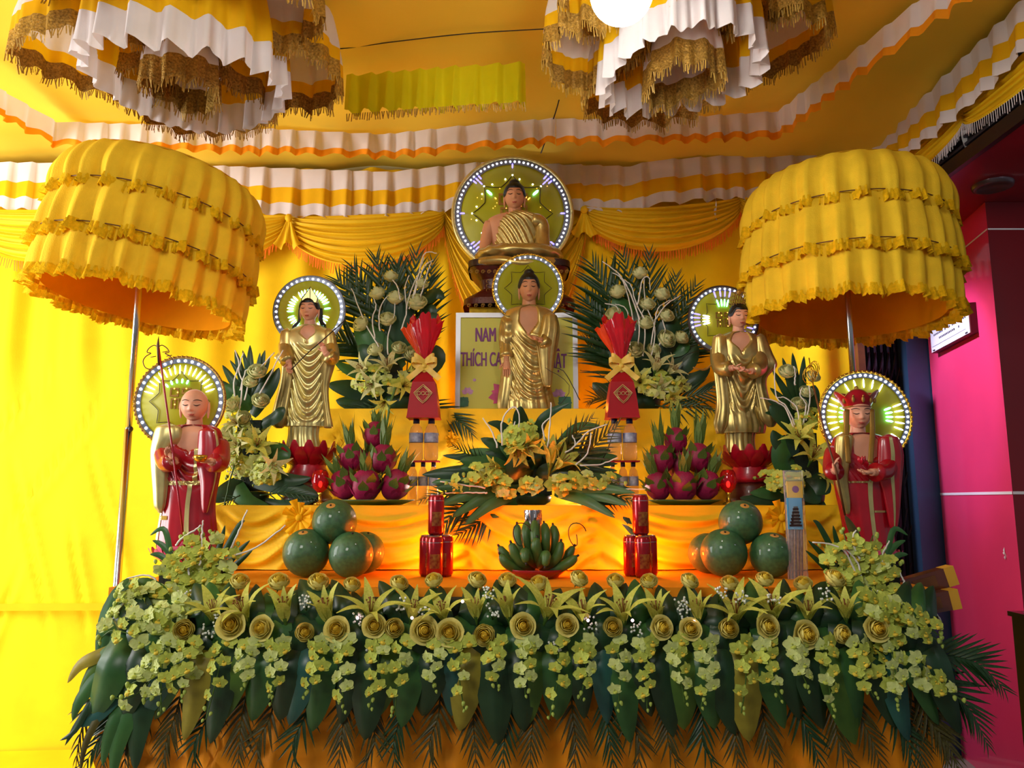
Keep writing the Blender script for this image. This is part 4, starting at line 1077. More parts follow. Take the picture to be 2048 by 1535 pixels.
# ---------------------------------------------------------------- crowned figure in red, right
def monk_right():
    Y = 2.6
    root = thing('monk_statue', P(1728, 1170, Y), 'red robed statue with a wide red crown and gold trim beside the grille', 'statue')
    root.location.z = 1.001; WM[root.name] = T((root.location.x, Y, 1.001))
    lotus_base(root, 1738, 1096, 1150, 58, Y, 'lotus_pink')
    g = G(); W, s = head_at(root, g, 1716, 796, 858, 25.5, Y, 0, yaw=R(-6))
    tf = loft([(866, 1694, 1738), (876, 1676, 1762), (895, 1670, 1770), (930, 1672, 1768)], Y, 0, .5)
    g.grid(lambda u, v: tf(u, v), 48, 40, True); k = K(920, Y)
    hand_geo(g, P(1742, 944, Y-.12), (-.9, -.25, -.05), (0, -.3, 1), 32*k, .5)
    arm(g, root, [P(1776, 910, Y), P(1772, 940, Y-.07), P(1742, 944, Y-.12)])
    hand_geo(g, P(1672, 940, Y-.115), (-.2, -.3, .8), (.8, -.5, 0), 30*k, .9)
    arm(g, root, [P(1668, 905, Y), P(1664, 940, Y-.07), P(1672, 940, Y-.115)])
    body = obj('body', g, 'skin_light', root); face_features(W, body, s)
    def dip(x, v):
        wv = .46*smoothstep(.0, .06, v)*(1-smoothstep(.36, .44, v)); return 15*(1-smoothstep(wv*.85, wv*1.05+.01, abs(x-.02))) if v < .45 else 0
    rf = loft([(866, 1682, 1748), (873, 1670, 1766), (886, 1664, 1778), (910, 1662, 1786), (945, 1666, 1788), (985, 1672, 1784), (1030, 1682, 1784), (1075, 1690, 1788), (1102, 1692, 1790)], Y, 0, .52,
              vf=((9, .03, .45, .9, .5),), uf=((.40, .6, .05, .25, 2.6, .2), (.40, .6, .10, .2, 1.6, .1)), dip=dip)
    loft_obj('robe', rf, 'robe_red', root, 120, 90)
    for a, b, c, d in ((.735, .76, .56, .99), (.60, .75, .55, .565), (.74, .765, .30, .55), (.76, .85, .72, .735)): trim_patch(root, rf, a, b, c, d, nu=24)
    sl = sloft([(876, 1662, 1696), (900, 1660, 1694), (925, 1660, 1690), (960, 1660, 1686), (1000, 1672, 1690), (1022, 1680, 1690)], Y, -.04, .6, vf=((7, .07, .1, .5, 1),), nv=60)
    loft_obj('cloak', sl, 'gold', root, 48, 60)
    sl = sloft([(880, 1744, 1784), (910, 1742, 1792), (950, 1742, 1790), (985, 1752, 1788), (1020, 1760, 1786), (1050, 1766, 1782)], Y, -.045, .55, vf=((7, .06, .1, .5, 2),), nv=60)
    loft_obj('sleeve', sl, 'robe_red', root, 48, 60); trim_patch(root, sl, .72, .77, .2, .95)
    for sd, x0 in ((-1, 1697), (1, 1741)):
        g = G(); q = [P(x0-sd*(-3), 818, Y-.03), P(x0+sd*4, 860, Y-.045), P(x0+sd*2, 895, Y-.075), P(x0, 925, Y-.09)]
        g.tube(PL(q, 12), [.009]*13, 8, 0, .3); obj('head_ribbon', g, 'gold_paint', root)
    # five petal crown
    g = G(); c = P(1715, 812, Y)
    def cf(u, v):
        th = 2*pi*u; sc_ = abs(sin(2.5*th+pi/4*0)); rr = (26+ (13+4*sc_)*v)*k; return (c.x+rr*cos(th), c.y+rr*.85*sin(th)+.005, c.z-.004+(20+14*(1-sc_)*0+13*sc_)*k*v)
    g.grid(cf, 80, 8, True); g.lathe([(26*k, -.004), (0, 8*k)], 30, c=c); cr = obj('crown', g, 'robe_red', root)
    g = G(); g.tube([cf(i/80, 0) for i in range(81)], .004, 6)
    g.tube([cf(i/80, 1) for i in range(81)], .0018, 5)
    for a in (.56, .66, .75, .84, .94):
        q = Vector(cf(a, .45)); g.ell((q.x, q.y-.003, q.z), (.006, .004, .011), 8, 6); g.ell((q.x, q.y-.004, q.z+.012), (.004, .004, .004), 8, 6)
    g.ell((c.x, c.y, c.z+36*k), (.008, .008, .01), 8, 6); obj('crown_trim', g, 'gold_paint', cr)
    g = G(); q = P(1724, 928, Y-.14)
    for i in range(7):
        a = 2*pi*i/7; g.tube([q, q+Vector((.008*cos(a), .008*sin(a), .014)), q+Vector((.012*cos(a), .012*sin(a), .026))], [.002, .006, .0008], 6)
    obj('lotus_bud', g, 'lotus_red', root)
    g = G(); g.tube([P(1628, 776, Y-.10), P(1648, 860, Y-.11), P(1672, 940, Y-.13), P(1690, 1030, Y-.12)], .0035, 8); sf = obj('staff', g, 'wood_brown', root)
    g = G()
    for i in range(5):
        a = P(1626+3*i-8, 750-3*i, Y-.10); g.tube([a+Vector((.020*cos(t)*(1-.1*i), .006*sin(2*t+i), .028*sin(t))) for t in [j*2*pi/14 for j in range(15)]], .0015, 5)
    g.tube([P(1628, 780, Y-.1), P(1618, 715, Y-.1)], .002, 5); obj('staff_ring', g, 'gold_bead', sf)
    ex = [('led_white', a, .62, .82, 1.5) for a in (150, 160, 170, 180, 190, 200, -20, -10, 0, 10, 20, 60, 75, 90, 105, 120, -35, 212)] + [('led_cyan', a, .42, .58, 2) for a in (160, 170, 180, 190, 20, 10, 0, -10)]
    halo(root, 1729, 834, 94, Y+.09, 40, extra=ex, lotus=False, ledr=.0045, rim='gold_bead')
    g = G(); g.tube([P(1722, 880, Y+.075), P(1722, 905, Y+.03)], .009, 8); obj('halo_bracket', g, 'gold_paint', root)
monk_right()

# ---------------------------------------------------------------- seated figure at the top
def seated():
    Y = 3.62
    root = thing('buddha_statue', P(1038, 622, Y), 'seated statue with bare right shoulder before the largest lit halo', 'statue')
    root.location.z = 2.141; WM[root.name] = T((root.location.x, Y, 2.141))
    k = K(560, Y); cx = P(1038, 600, Y).x; z0 = 2.141
    def ztop(py): return P(1038, py, Y).z
    g = G()
    def rect(py, hw, dd=.13): return (ztop(py), hw*k, dd)
    rows = [(z0, 109*k, .165), (z0+.03, 108*k, .162), (ztop(606), 100*k, .15), (ztop(600), 90*k, .135), (ztop(590), 74*k, .12), (ztop(572), 78*k, .12), (ztop(556), 92*k, .14), (ztop(549), 97*k, .15)]
    def pf(u, v):
        z, hw, dd = rows[int(round(v*7))]; th = 2*pi*u
        c, s = cos(th), sin(th); e = .35
        return (cx+hw*math.copysign(abs(c)**e, c), Y-.01+dd*math.copysign(abs(s)**e, s), z)
    g.grid(pf, 64, 7, True); pd = obj('pedestal', g, 'pedestal', root, smooth=False)
    g = G(); g.v = []; 
    def bandf(z1, z2, hw, dd):
        def f2(u, v):
            th = 2*pi*u; c, s = cos(th), sin(th); return (cx+hw*k*math.copysign(abs(c)**.35, c), Y-.01+dd*math.copysign(abs(s)**.35, s), z1+(z2-z1)*v)
        return f2
    g.grid(bandf(ztop(549), ztop(537), 100, .155), 64, 1, True); fz = bandf(ztop(537), ztop(536.9), 100, .155)
    g.grid(lambda u, v: (lambda p: (cx+(p[0]-cx)*(1-v), Y+(p[1]-Y)*(1-v), p[2]))(fz(u, 1)), 64, 1, True); obj('pedestal_band', g, 'pedestal_dark', pd, smooth=False)
    g = G()
    for sx in (-1, 1):
        for j in range(5):
            for yy, xx in ((543, 96-12*j), (612, 100-14*j)):
                c = P(1038+sx*xx, yy, Y-.165)
                if yy > 600: c.y = Y-.178
                g.tube([c+Vector((4.2*k*(1-t/13)*cos(t), 0, 4.2*k*(1-t/13)*sin(t))) for t in [i*.75 for i in range(14)]], .0016, 5)
        for j in range(4): 
            c = P(1038+sx*62, 562+9*j, Y-.135); g.tube([c+Vector((3.2*k*cos(t), 0, 3.2*k*sin(t))) for t in [i*.6 for i in range(9)]], .0013, 5)
    obj('scroll_carving', g, 'gold_paint', pd)
    # body
    g = G(); W, s = head_at(root, g, 1029, 366, 421, 20, Y, -.02)
    tf = loft([(428, 1008, 1050), (436, 984, 1072), (447, 974, 1082), (470, 980, 1076), (500, 986, 1070), (530, 986, 1072)], Y, -.01, .5, vf=(), uf=())
    g.grid(lambda u, v: tf(u, v), 56, 50, True)
    for sd, sh, el, wr in ((-1, (982, 446), (970, 500), (1010, 521)), (1, (1073, 446), (1080, 500), (1052, 521))):
        g.tube(PL([P(*sh, Y-.01), P((sh[0]*.35+el[0]*.65), (sh[1]+el[1])/2, Y-.01), P(*el, Y-.03), P((el[0]+wr[0])/2, (el[1]+wr[1])/2+3, Y-.10), P(*wr, Y-.155)], 16), [k*r_ for r_ in (13, 13.5, 13.5, 13, 12.5, 12, 11.5, 11, 10.5, 10.5, 10, 9.5, 9, 8, 7.5, 7, 6.5)], 14)
        hand_geo(g, P(*wr, Y-.158), (-sd, -.25, -.02), (0, 0, 1), 30*k, .25, side=sd)
    body = obj('body', g, 'skin', root); face_features(W, body, s); hair_cap(W, body)
    # crossed legs under gold cloth
    g = G()
    def leg(u, v):
        th = 2*pi*u; ph = (v-.5)*pi*.99
        x = cx+88*k*cos(ph)*math.copysign(abs(cos(th))**.8, cos(th)); y = Y-.03+.145*cos(ph)*sin(th); z = ztop(536)+.046+.048*sin(ph)*(1+.25*abs(cos(th)))+ .004*sin(14*th+6*ph)
        return (x, y, z)
    g.grid(leg, 80, 26, True); g.tube(PL([P(960, 524, Y-.14), P(1000, 520, Y-.175), P(1045, 526, Y-.185), P(1090, 522, Y-.165), P(1118, 526, Y-.12)], 20), .022, 10); obj('leg_robe', g, 'gold', root)
    # robe: diagonal over the left shoulder
    def rob(u, v):
        x, y, z = tf(u, v, 1.07)
        return (x, y, z)
    g = G(); N = 110; Mv = 70
    vs = {}; 
    def keep(x, v): return x > -.62+1.2*(.62-v)**1 if v > .0 else False
    idx = {}
    pts = [[tf(i/N, j/Mv*.999, 1.0) for i in range(N)] for j in range(Mv+1)]
    for j in range(Mv):
        for i in range(N):
            th = 2*pi*(i+.5)/N; xx = cos(th); v = j/Mv
            if (sin(th) < 0 and keep(xx, v)) or (sin(th) >= 0 and xx > -.8 and v > .1):
                q = []
                for (a, b) in ((i, j), (i+1, j), (i+1, j+1), (i, j+1)):
                    a %= N
                    if (a, b) not in idx:
                        p = tf(a/N, b/Mv, 1.0); t2 = 2*pi*a/N; e_ = .012+.004*sin(2*pi*(b/Mv*1.0-cos(t2)*.55)*7)
                        idx[(a, b)] = len(g.v); g.v.append((p[0]+e_*cos(t2), p[1]+e_*sin(t2), p[2]+.004))
                    q.append(idx[(a, b)])
                g.f.append(tuple(q)); g.m.append(0)
    obj('robe', g, 'gold', root)
    g = G(); q = [P(1062, 438, Y-.05), P(1081, 448, Y-.03), P(1083, 475, Y-.03), P(1084, 500, Y-.05), P(1074, 514, Y-.10), P(1060, 522, Y-.14)]
    g.tube(PL(q, 20), [k*r_ for r_ in (13, 14, 15.5, 16, 16, 16, 16, 16, 16, 16, 16, 16, 15, 15, 14, 13, 12, 11, 11, 10, 9)], 16); obj('sleeve', g, 'gold', root)
    ex = [('led_cyan', 137, .46, .58, 2.6), ('led_cyan', 43, .46, .58, 2.6), ('led_amber', 137, .36, .40, 1.2), ('led_amber', 43, .34, .40, 1.2)]
    for a0 in (135, 45, 222, -42, 90, 180, 0): ex += [('led_blue', a0+da, .78, .86, 1.6) for da in ((-4, 0, 4) if a0 not in (90, 180, 0) else (0,))] + ([('led_blue', a0, .70, .78, 1.4)] if a0 not in (90, 180, 0) else [])
    d = halo(root, 1025, 428, 122, Y+.10, 62, beads=False, rim='gold_pale', extra=ex, glyph=(997, 388, 58), ledr=.005, a_from=-55, a_to=235)
    lm = led_mesh('led_white', .0042); c = P(1025, 428, Y+.10); r = 122*K(428, Y+.1)
    for i in range(32):
        a = pi/2+2*pi*i/32
        if a < pi*1.3 or a > 2*pi*1.1:
            if i % 4 in (0, 1, 3): link('led', lm, d, T((c.x+r*(.66 if i % 4 == 0 else .60)*cos(a), c.y-.010, c.z+r*(.66 if i % 4 == 0 else .60)*sin(a))))
    lm = led_mesh('led_amber', .0022)
    for i in range(24): 
        a = 2*pi*hsh(i*3); rr = r*(.3+.5*hsh(i*7)); link('led', lm, d, T((c.x+rr*cos(a), c.y-.010, c.z+rr*sin(a))))
    g = G(); g.tube([P(1030, 500, Y+.09), P(1030, 525, Y+.07)], .012, 8); obj('halo_bracket', g, 'gold_paint', root)
seated()
# ============================================================ flower meshes (shared)
def petal_fn(L_, w_, flare, curl, base=.06):
    def fn(u, v):
        a = (u-.5)*2; wd = w_*sin(pi*min(.985, .10+.88*v**.85))**.9
        x = base+flare*v**1.7+curl*v**5; z = L_*v-curl*.9*v**4
        return (x+.25*wd*a*a*(.4-.5*v), a*wd, z+.06*wd*abs(a))
    return fn
def lily_meshes(tag_, matn, flare, curl):
    g = G(); g.grid(petal_fn(1, .17, flare, curl), 6, 10); pm = g.mesh('lily_petal_'+tag_, matn)
    g = G()
    for i in range(6):
        a = 2*pi*i/6+.3; g.tube([(0, 0, .05), (.06*cos(a), .06*sin(a), .4), (.13*cos(a), .13*sin(a), .62)], [.014, .010, .008], 5); g.ell((.135*cos(a), .135*sin(a), .64), (.035, .016, .03), 6, 4)
    g.tube([(0, 0, .05), (0.02, 0, .45), (.03, 0, .74)], [.016, .014, .024], 5)
    sm = g.mesh('lily_stamen_'+tag_, 'stamen'); g = G(); g.lathe([(0, -.35), (.035, -.33), (.05, -.1), (.09, .02), (.1, .1)], 10); cm = g.mesh('lily_throat_'+tag_, ['leaf_light'])
    return pm, sm, cm
LILY = {'open': lily_meshes('open', 'lily', .62, .25), 'wide': lily_meshes('wide', 'lily', .85, .30), 'half': lily_meshes('half', 'lily', .34, .10), 'white': lily_meshes('white', 'lily_white', .62, .25)}
def rose_mesh(name, outer, inner, openn):
    g = G()
    def spir(u, v):
        th = 5.2*pi*u; r = (.03+.062*th/(2*pi))*(.80+.55*sin(pi*(.12+.74*v)))
        return (r*cos(th), r*sin(th), .08+(.66-.03*th/(2*pi))*v)
    g.grid(spir, 34, 5, m=1); g.ell((0, 0, .34), (.19, .19, .34), 12, 6, 1)
    for li, (n, r0, h, out, mi) in enumerate(((4, .24, .64, .0, 1), (5, .31, .62, .02*openn, 0), (5, .37, .57, .09*openn, 0), (5, .41, .47, .24*openn, 0))):
        for i in range(n):
            a0 = 2*pi*(i+.37*li)/n; span = 2*pi/n*.85
            def fn(u, v, a0=a0, span=span, r0=r0, h=h, out=out):
                s_ = (u-.5)*2; a = a0+s_*span*(.5+.5*sin(pi*min(1, .15+.75*v)))
                r = r0*(.30+.80*sin(pi*(.06+.60*v)))+out*v**3+.03*s_*s_*v
                return (r*cos(a), r*sin(a), h*v*(1-.16*s_*s_*v)-out*.35*v**4)
            g.grid(fn, 6, 6, m=mi)
    for i in range(5):
        a = 2*pi*i/5; g.add([(0, 0, -.05), (.16*cos(a-.3), .16*sin(a-.3), .02), (.36*cos(a), .36*sin(a), -.02), (.16*cos(a+.3), .16*sin(a+.3), .02)], [(0, 1, 2, 3)], 2)
    return g.mesh(name, [outer, inner, 'leaf_mid'])
ROSE = {'open': rose_mesh('rose_open', 'rose_outer', 'rose_inner', 1.0), 'bud': rose_mesh('rose_bud', 'rose_outer', 'rose_inner', .35), 'cream': rose_mesh('rose_cream', 'rose_cream', 'rose_cream', .45)}
def orchid_mesh(name, matn):
    g = G()
    for i, (a, L_, w_) in enumerate(((90, 1, .36), (205, .95, .36), (-25, .95, .36), (158, 1.05, .52), (22, 1.05, .52))):
        a = R(a)
        def fn(u, v, a=a, L_=L_, w_=w_):
            s = (u-.5)*2; wd = w_*sin(pi*min(.96, .12+.82*v)); x = L_*v
            z = .10+.22*v-.35*v*v+.12*s*s*v
            return (x*cos(a)-s*wd*sin(a), x*sin(a)+s*wd*cos(a), z)
        g.grid(fn, 4, 5)
    def lip(u, v):
        s = (u-.5)*2; return (.34*s*sin(pi*(.25+.6*v)), -.15-.42*v, .30+.22*sin(pi*v)-.2*s*s)
    g.grid(lip, 4, 4, m=1); g.ell((0, .02, .22), (.10, .10, .14), 8, 5, 1)
    g.tube([(0, 0, .1), (0, 0, -.3)], .04, 5, 2)
    return g.mesh(name, [matn, 'rose_inner' if matn == 'orchid' else 'orchid', 'leaf_light'])
ORCH = [orchid_mesh('orchid_bloom', 'orchid'), orchid_mesh('orchid_bloom_pale', 'orchid_pale')]
g = G(); g.grid(lambda u, v: ((lambda ph, a: (.42*cos(ph)*cos(a)*(1-.3*sin(ph)), .42*cos(ph)*sin(a)*(1-.3*sin(ph)), .6*sin(ph)))((v-.5)*pi*.99, 2*pi*u)), 10, 8, True); BUD = g.mesh('orchid_bud', 'bud_green')
def leaflet_mesh(matn):
    g = G()
    def fn(u, v):
        s = (u-.5)*2; wd = .050*min(1, (v+.05)*6)*(1-v**2.2)+.001
        return (v, s*wd, .10*v-.24*v*v+.55*wd*abs(s))
    g.grid(fn, 2, 9); return g.mesh('leaflet', matn)
LEAFLET = {m_: leaflet_mesh(m_) for m_ in ('palm', 'palm_brown', 'leaf_dark')}

def orient(d, n):
    d = Vector(d).normalized(); n = Vector(n); y = n.cross(d)
    if y.length < 1e-4: y = Vector((0, 1, 0)).cross(d)
    y.normalize(); n = d.cross(y)
    return Matrix(((d.x, y.x, n.x, 0), (d.y, y.y, n.y, 0), (d.z, y.z, n.z, 0), (0, 0, 0, 1)))
rnd = random.Random(11)
def jit(a): return (rnd.random()-.5)*2*a

class Arr:
    """a flower arrangement: one thing whose blooms and leaves are parts; all positions are px, py, Y"""
    def __init__(s, name, base, label, cat='flower arrangement', group=None):
        s.root = thing(name, base, label, cat, group)
    def frond(s, pts, Y, ln, n=26, matn='palm', ang=38, dY=0, droop=0, taper=.55, first=.12):
        q = PL([P(x, y, Y + (dY*i/(len(pts)-1))) for i, (x, y) in enumerate(pts)], 24)
        g = G(); k = K(pts[0][1], Y); g.tube(q, [.0032*(1-.75*i/24) for i in range(25)], 5)
        st = obj('palm_frond', g, matn, s.root)
        for i in range(n):
            f = first+(1-first)*(i//2*2+.5)/n; j = min(23, int(f*24)); p = q[j].lerp(q[j+1], f*24-j); d = (q[j+1]-q[j]).normalized()
            sd = 1 if i % 2 else -1
            side = d.cross(Vector((0, -1, .15))).normalized()*sd
            a = R(ang*(1.15-.55*f)+jit(5)); dd = d*cos(a)+side*sin(a)+Vector((0, -.10+jit(.12), -droop*f))
            L_ = ln*k*(.65+.5*sin(pi*min(1, f*1.0+.15)))*(1-(1-taper)*f**2)*(1+jit(.08))
            link('leaflet', LEAFLET[matn], st, T(p) @ orient(dd, Vector((-side.z*.2, -1, .3))) @ Matrix.Diagonal((L_, L_, L_, 1)))
    def blade(s, pts, Ys, wd, matn='leaf_mid', name='leaf', cup=.25, nrm=(0, -1, .2), parent=None):
        if not isinstance(Ys, (list, tuple)): Ys = [Ys]*len(pts)
        q = PL([P(x, y, yy) for (x, y), yy in zip(pts, Ys)], 12); k = K(pts[0][1], Ys[0]); w_ = wd*k/2; nrm = Vector(nrm); g = G()
        def fn(u, v):
            i = int(round(v*12)); d = (q[min(12, i+1)]-q[max(0, i-1)]).normalized(); sd = d.cross(nrm).normalized(); n2 = sd.cross(d)
            a = (u-.5)*2; ww = w_*(sin(pi*min(.99, .16+.84*v**.9))**.75 if v < .97 else .05)
            p = q[i]+sd*(a*ww)-n2*(cup*ww*(1-abs(a))*1.0)*-1; return (p.x, p.y, p.z)
        g.grid(fn, 4, 12); return obj(name, g, matn, parent or s.root)
    def lily(s, px, py, Y, d, size, kind='open', roll=None):
        k = K(py, Y)*size; pm, sm, cm = LILY[kind]
        W = T(P(px, py, Y)) @ look(d, jit(3) if roll is None else roll) @ Matrix.Diagonal((k, k, k, 1))
        c = link('lily', cm, s.root, W)
        for i in range(6):
            sc_ = (1 if i % 2 else .93)*(1+jit(.07))
            link('petal', pm, c, W @ Matrix.Rotation(2*pi*i/6, 4, 'Z') @ Matrix.Rotation(jit(.1), 4, 'Y') @ Matrix.Diagonal((sc_, sc_*(1 if i % 2 else .8), sc_, 1)))
        link('stamens', sm, c, W)
    def rose(s, px, py, Y, d, size, kind='open'):
        k = K(py, Y)*size
        return link('rose', ROSE[kind], s.root, T(P(px, py, Y)) @ look(d, jit(3)) @ Matrix.Diagonal((k, k, k*1.1, 1)))
    def spray(s, pts, Ys, n, size, kind=0, buds=3, face=(0, -1, .1), spread=.8, matn='leaf_light'):
        if not isinstance(Ys, (list, tuple)): Ys = [Ys]*len(pts)
        q = PL([P(x, y, yy) for (x, y), yy in zip(pts, Ys)], 20); g = G(); g.tube(q, .0016, 5)
        st = obj('orchid_spray', g, matn, s.root); k = K(pts[0][1], Ys[0])
        for i in range(n):
            f = (i+.3)/(n+buds*.5); j = min(19, int(f*20)); p = q[j]; d = (q[j+1]-q[j]).normalized(); sd = d.cross(Vector((0, -1, 0))).normalized()
            z = size*k*(1.05-.3*f)*(1+jit(.12)); p = p+sd*(spread*z*(1 if i % 2 else -1)*(.6+.4*rnd.random()))+Vector((0, -z*.5, 0))
            fd = Vector(face)+sd*(.35*(1 if i % 2 else -1))+Vector((jit(.5), jit(.2), jit(.45)))
            link('orchid_bloom', ORCH[kind if rnd.random() < .8 else 1-kind], st, T(p) @ look(fd, jit(.6)) @ Matrix.Diagonal((z, z, z, 1)))
        for i in range(buds):
            f = 1-(buds-1-i)*.07; p = q[min(20, int(f*20))]; z = size*k*(.5-.06*i); sd = Vector((jit(1), -.4, jit(.4)))
            link('orchid_bud', BUD, st, T(p+sd*z) @ look(Vector((jit(.5), -.3, -1)), 0) @ Matrix.Diagonal((z, z, z, 1)))
    def twig(s, pts, Y, r=.0032, name='white_twig', matn='twig_white', dY=0):
        n = len(pts); q = PL([P(x, y, Y+dY*i/max(1, n-1)) for i, (x, y) in enumerate(pts)], 14); g = G()
        g.tube([p+Vector((jit(.0015), jit(.0015), jit(.0015))) for p in q], [r*(1-.35*i/14) for i in range(15)], 6); obj(name, g, matn, s.root)
    def baby(s, px, py, Y, n=16, spread=18):
        k = K(py, Y); g = G(); c = P(px, py, Y)
        for i in range(n):
            p = c+Vector((jit(1), jit(.5)-.3, jit(1)))*spread*k; g.ell(p, (.0032,)*3, 6, 4); g.tube([p, c+Vector((0, .02, -.03))], .0006, 3, 1)
        o = obj('gypsophila', g, ['baby_white', 'leaf_light'], s.root); o['kind'] = 'stuff'
    def light(s, px, py, Y):
        c = P(px, py, Y); g = G(); g.ell(c, (.004,)*3, 8, 6); obj('fairy_light', g, 'fairy', s.root)
    def foam(s, lo, hi, name='foam_block'):
        g = G(); g.box(lo, hi); obj(name, g, 'foam', s.root, smooth=False)
    def vase(s, c, r, h, matn='leaf_dark'):
        g = G(); g.lathe([(0, 0), (r*.7, 0), (r*.95, h*.3), (r, h*.7), (r*.9, h), (0, h)], 24, c=c); obj('bowl', g, matn, s.root)

def fan_fill(A_, cx, cy, rx, ry, Y, n, size, kind=0, bulge=.08, spr=3, ln=70):
    """orchid sprays radiating out of a centre over an ellipse"""
    for i in range(n):
        a = 2*pi*(i+.5*rnd.random())/n; f0 = .15+.3*rnd.random()
        x0, y0 = cx+rx*f0*cos(a), cy-ry*f0*sin(a); x1, y1 = cx+rx*(.85+.2*rnd.random())*cos(a), cy-ry*(.85+.2*rnd.random())*sin(a)
        A_.spray([(x0, y0), ((x0+x1)/2+jit(8), (y0+y1)/2-6), (x1, y1)], [Y-bulge, Y-bulge*.8, Y-bulge*.15], spr+rnd.randrange(2), size, kind, 2, face=(cos(a)*.6, -1, sin(a)*.5+.2))

# ---------------------------------------------------------------- big arrangement left of the sign
def big_left():
    Y = 3.36; b = P(800, 828, Y); A_ = Arr('flower_arrangement', (b.x, Y, 1.634), 'tall palm frond and white rose arrangement left of the lettered sign')
    A_.vase((b.x, Y, 1.634), .07, .06); A_.foam((b.x-.05, Y-.04, 1.69), (b.x+.05, Y+.04, 1.80))
    for pts, ln in (([(800, 760), (785, 650), (765, 570), (752, 515)], 95), ([(812, 760), (822, 650), (830, 570), (833, 505)], 90), ([(795, 760), (745, 655), (705, 600), (676, 560)], 105),
                    ([(795, 770), (735, 715), (700, 690), (668, 672)], 85), ([(820, 750), (845, 650), (858, 580), (866, 520)], 70), ([(800, 760), (770, 660), (735, 590), (708, 535)], 100), ([(805, 750), (800, 640), (798, 560), (795, 530)], 85)):
        A_.frond(pts, Y+.05, ln, 26, dY=-.02)
    A_.frond([(825, 805), (870, 822), (915, 840), (945, 868)], Y-.05, 60, 26, dY=-.06, droop=.5)
    A_.frond([(770, 810), (730, 815), (700, 822), (668, 828)], Y-.03, 45, 20, dY=-.05, droop=.6)
    for pts, wd, m_ in (([(790, 790), (740, 785), (690, 775), (655, 768)], 44, 'leaf_dark'), ([(800, 790), (770, 740), (735, 700), (715, 690)], 60, 'leaf_dark'), ([(820, 780), (850, 740), (875, 715), (872, 690)], 45, 'leaf_dark'),
                        ([(800, 740), (760, 700), (730, 665), (716, 640)], 60, 'leaf_mid'), ([(810, 720), (835, 670), (860, 640), (866, 620)], 55, 'leaf_dark'), ([(800, 700), (800, 640), (790, 600), (785, 570)], 60, 'leaf_dark'),
                        ([(846, 600), (862, 592), (876, 588), (888, 598)], 30, 'leaf_dark'), ([(780, 720), (740, 745), (700, 740), (668, 722)], 30, 'leaf_mid'), ([(835, 660), (850, 640), (862, 622), (864, 608)], 34, 'leaf_dark'), ([(775, 790), (735, 800), (700, 805), (672, 800)], 40, 'leaf_dark')):
        A_.blade(pts, [Y, Y-.03, Y-.05, Y-.05], wd, m_)
    for x, y, sz, d in ((790, 607, 34, (.1, -.6, 1)), (758, 597, 32, (-.3, -.6, 1)), (833, 616, 40, (.1, -.8, .7)), (730, 655, 34, (-.6, -.8, .5)), (776, 648, 34, (0, -.8, .7)), (755, 708, 32, (-.3, -.8, .8)), (797, 703, 30, (.2, -.9, .6)), (840, 576, 28, (.3, -.7, .8)), (782, 562, 28, (0, -.7, 1)), (822, 712, 32, (.3, -1, .3))):
        A_.rose(x, y, Y-.06, d, sz, 'cream')
    for x, y, sz, d, kd in ((776, 742, 44, (.05, -.75, .75), 'white'), (734, 742, 40, (-.5, -.8, .3), 'white'), (806, 772, 38, (.4, -.9, 0), 'open'), (748, 768, 36, (-.2, -1, -.2), 'white'), (770, 800, 36, (-.1, -.8, -.6), 'open'), (818, 740, 30, (.6, -.7, .2), 'half')):
        A_.lily(x, y, Y-.09, d, sz, kd)
    for pts in ([(758, 693), (735, 655), (721, 623), (703, 576)], [(760, 662), (758, 628), (768, 600), (784, 586)], [(776, 709), (776, 670), (789, 628), (789, 602)], [(802, 659), (813, 623), (810, 576), (818, 550)], [(818, 618), (833, 565), (849, 508), (873, 506)],
                [(836, 607), (846, 576), (855, 545), (862, 524)], [(750, 677), (745, 636), (752, 612), (745, 592)], [(825, 600), (838, 560), (850, 530), (866, 520)], [(812, 620), (822, 580), (838, 545), (848, 515)], [(800, 600), (796, 575), (785, 560), (772, 556)]):
        A_.twig(pts, Y-.10, dY=.02)
    A_.twig([(793, 770), (780, 810), (772, 860), (765, 880)], Y-.12, .006, 'lily_stem', 'leaf_light')
    fan_fill(A_, 760, 765, 70, 35, Y, 6, 13, 1, .10)
big_left()
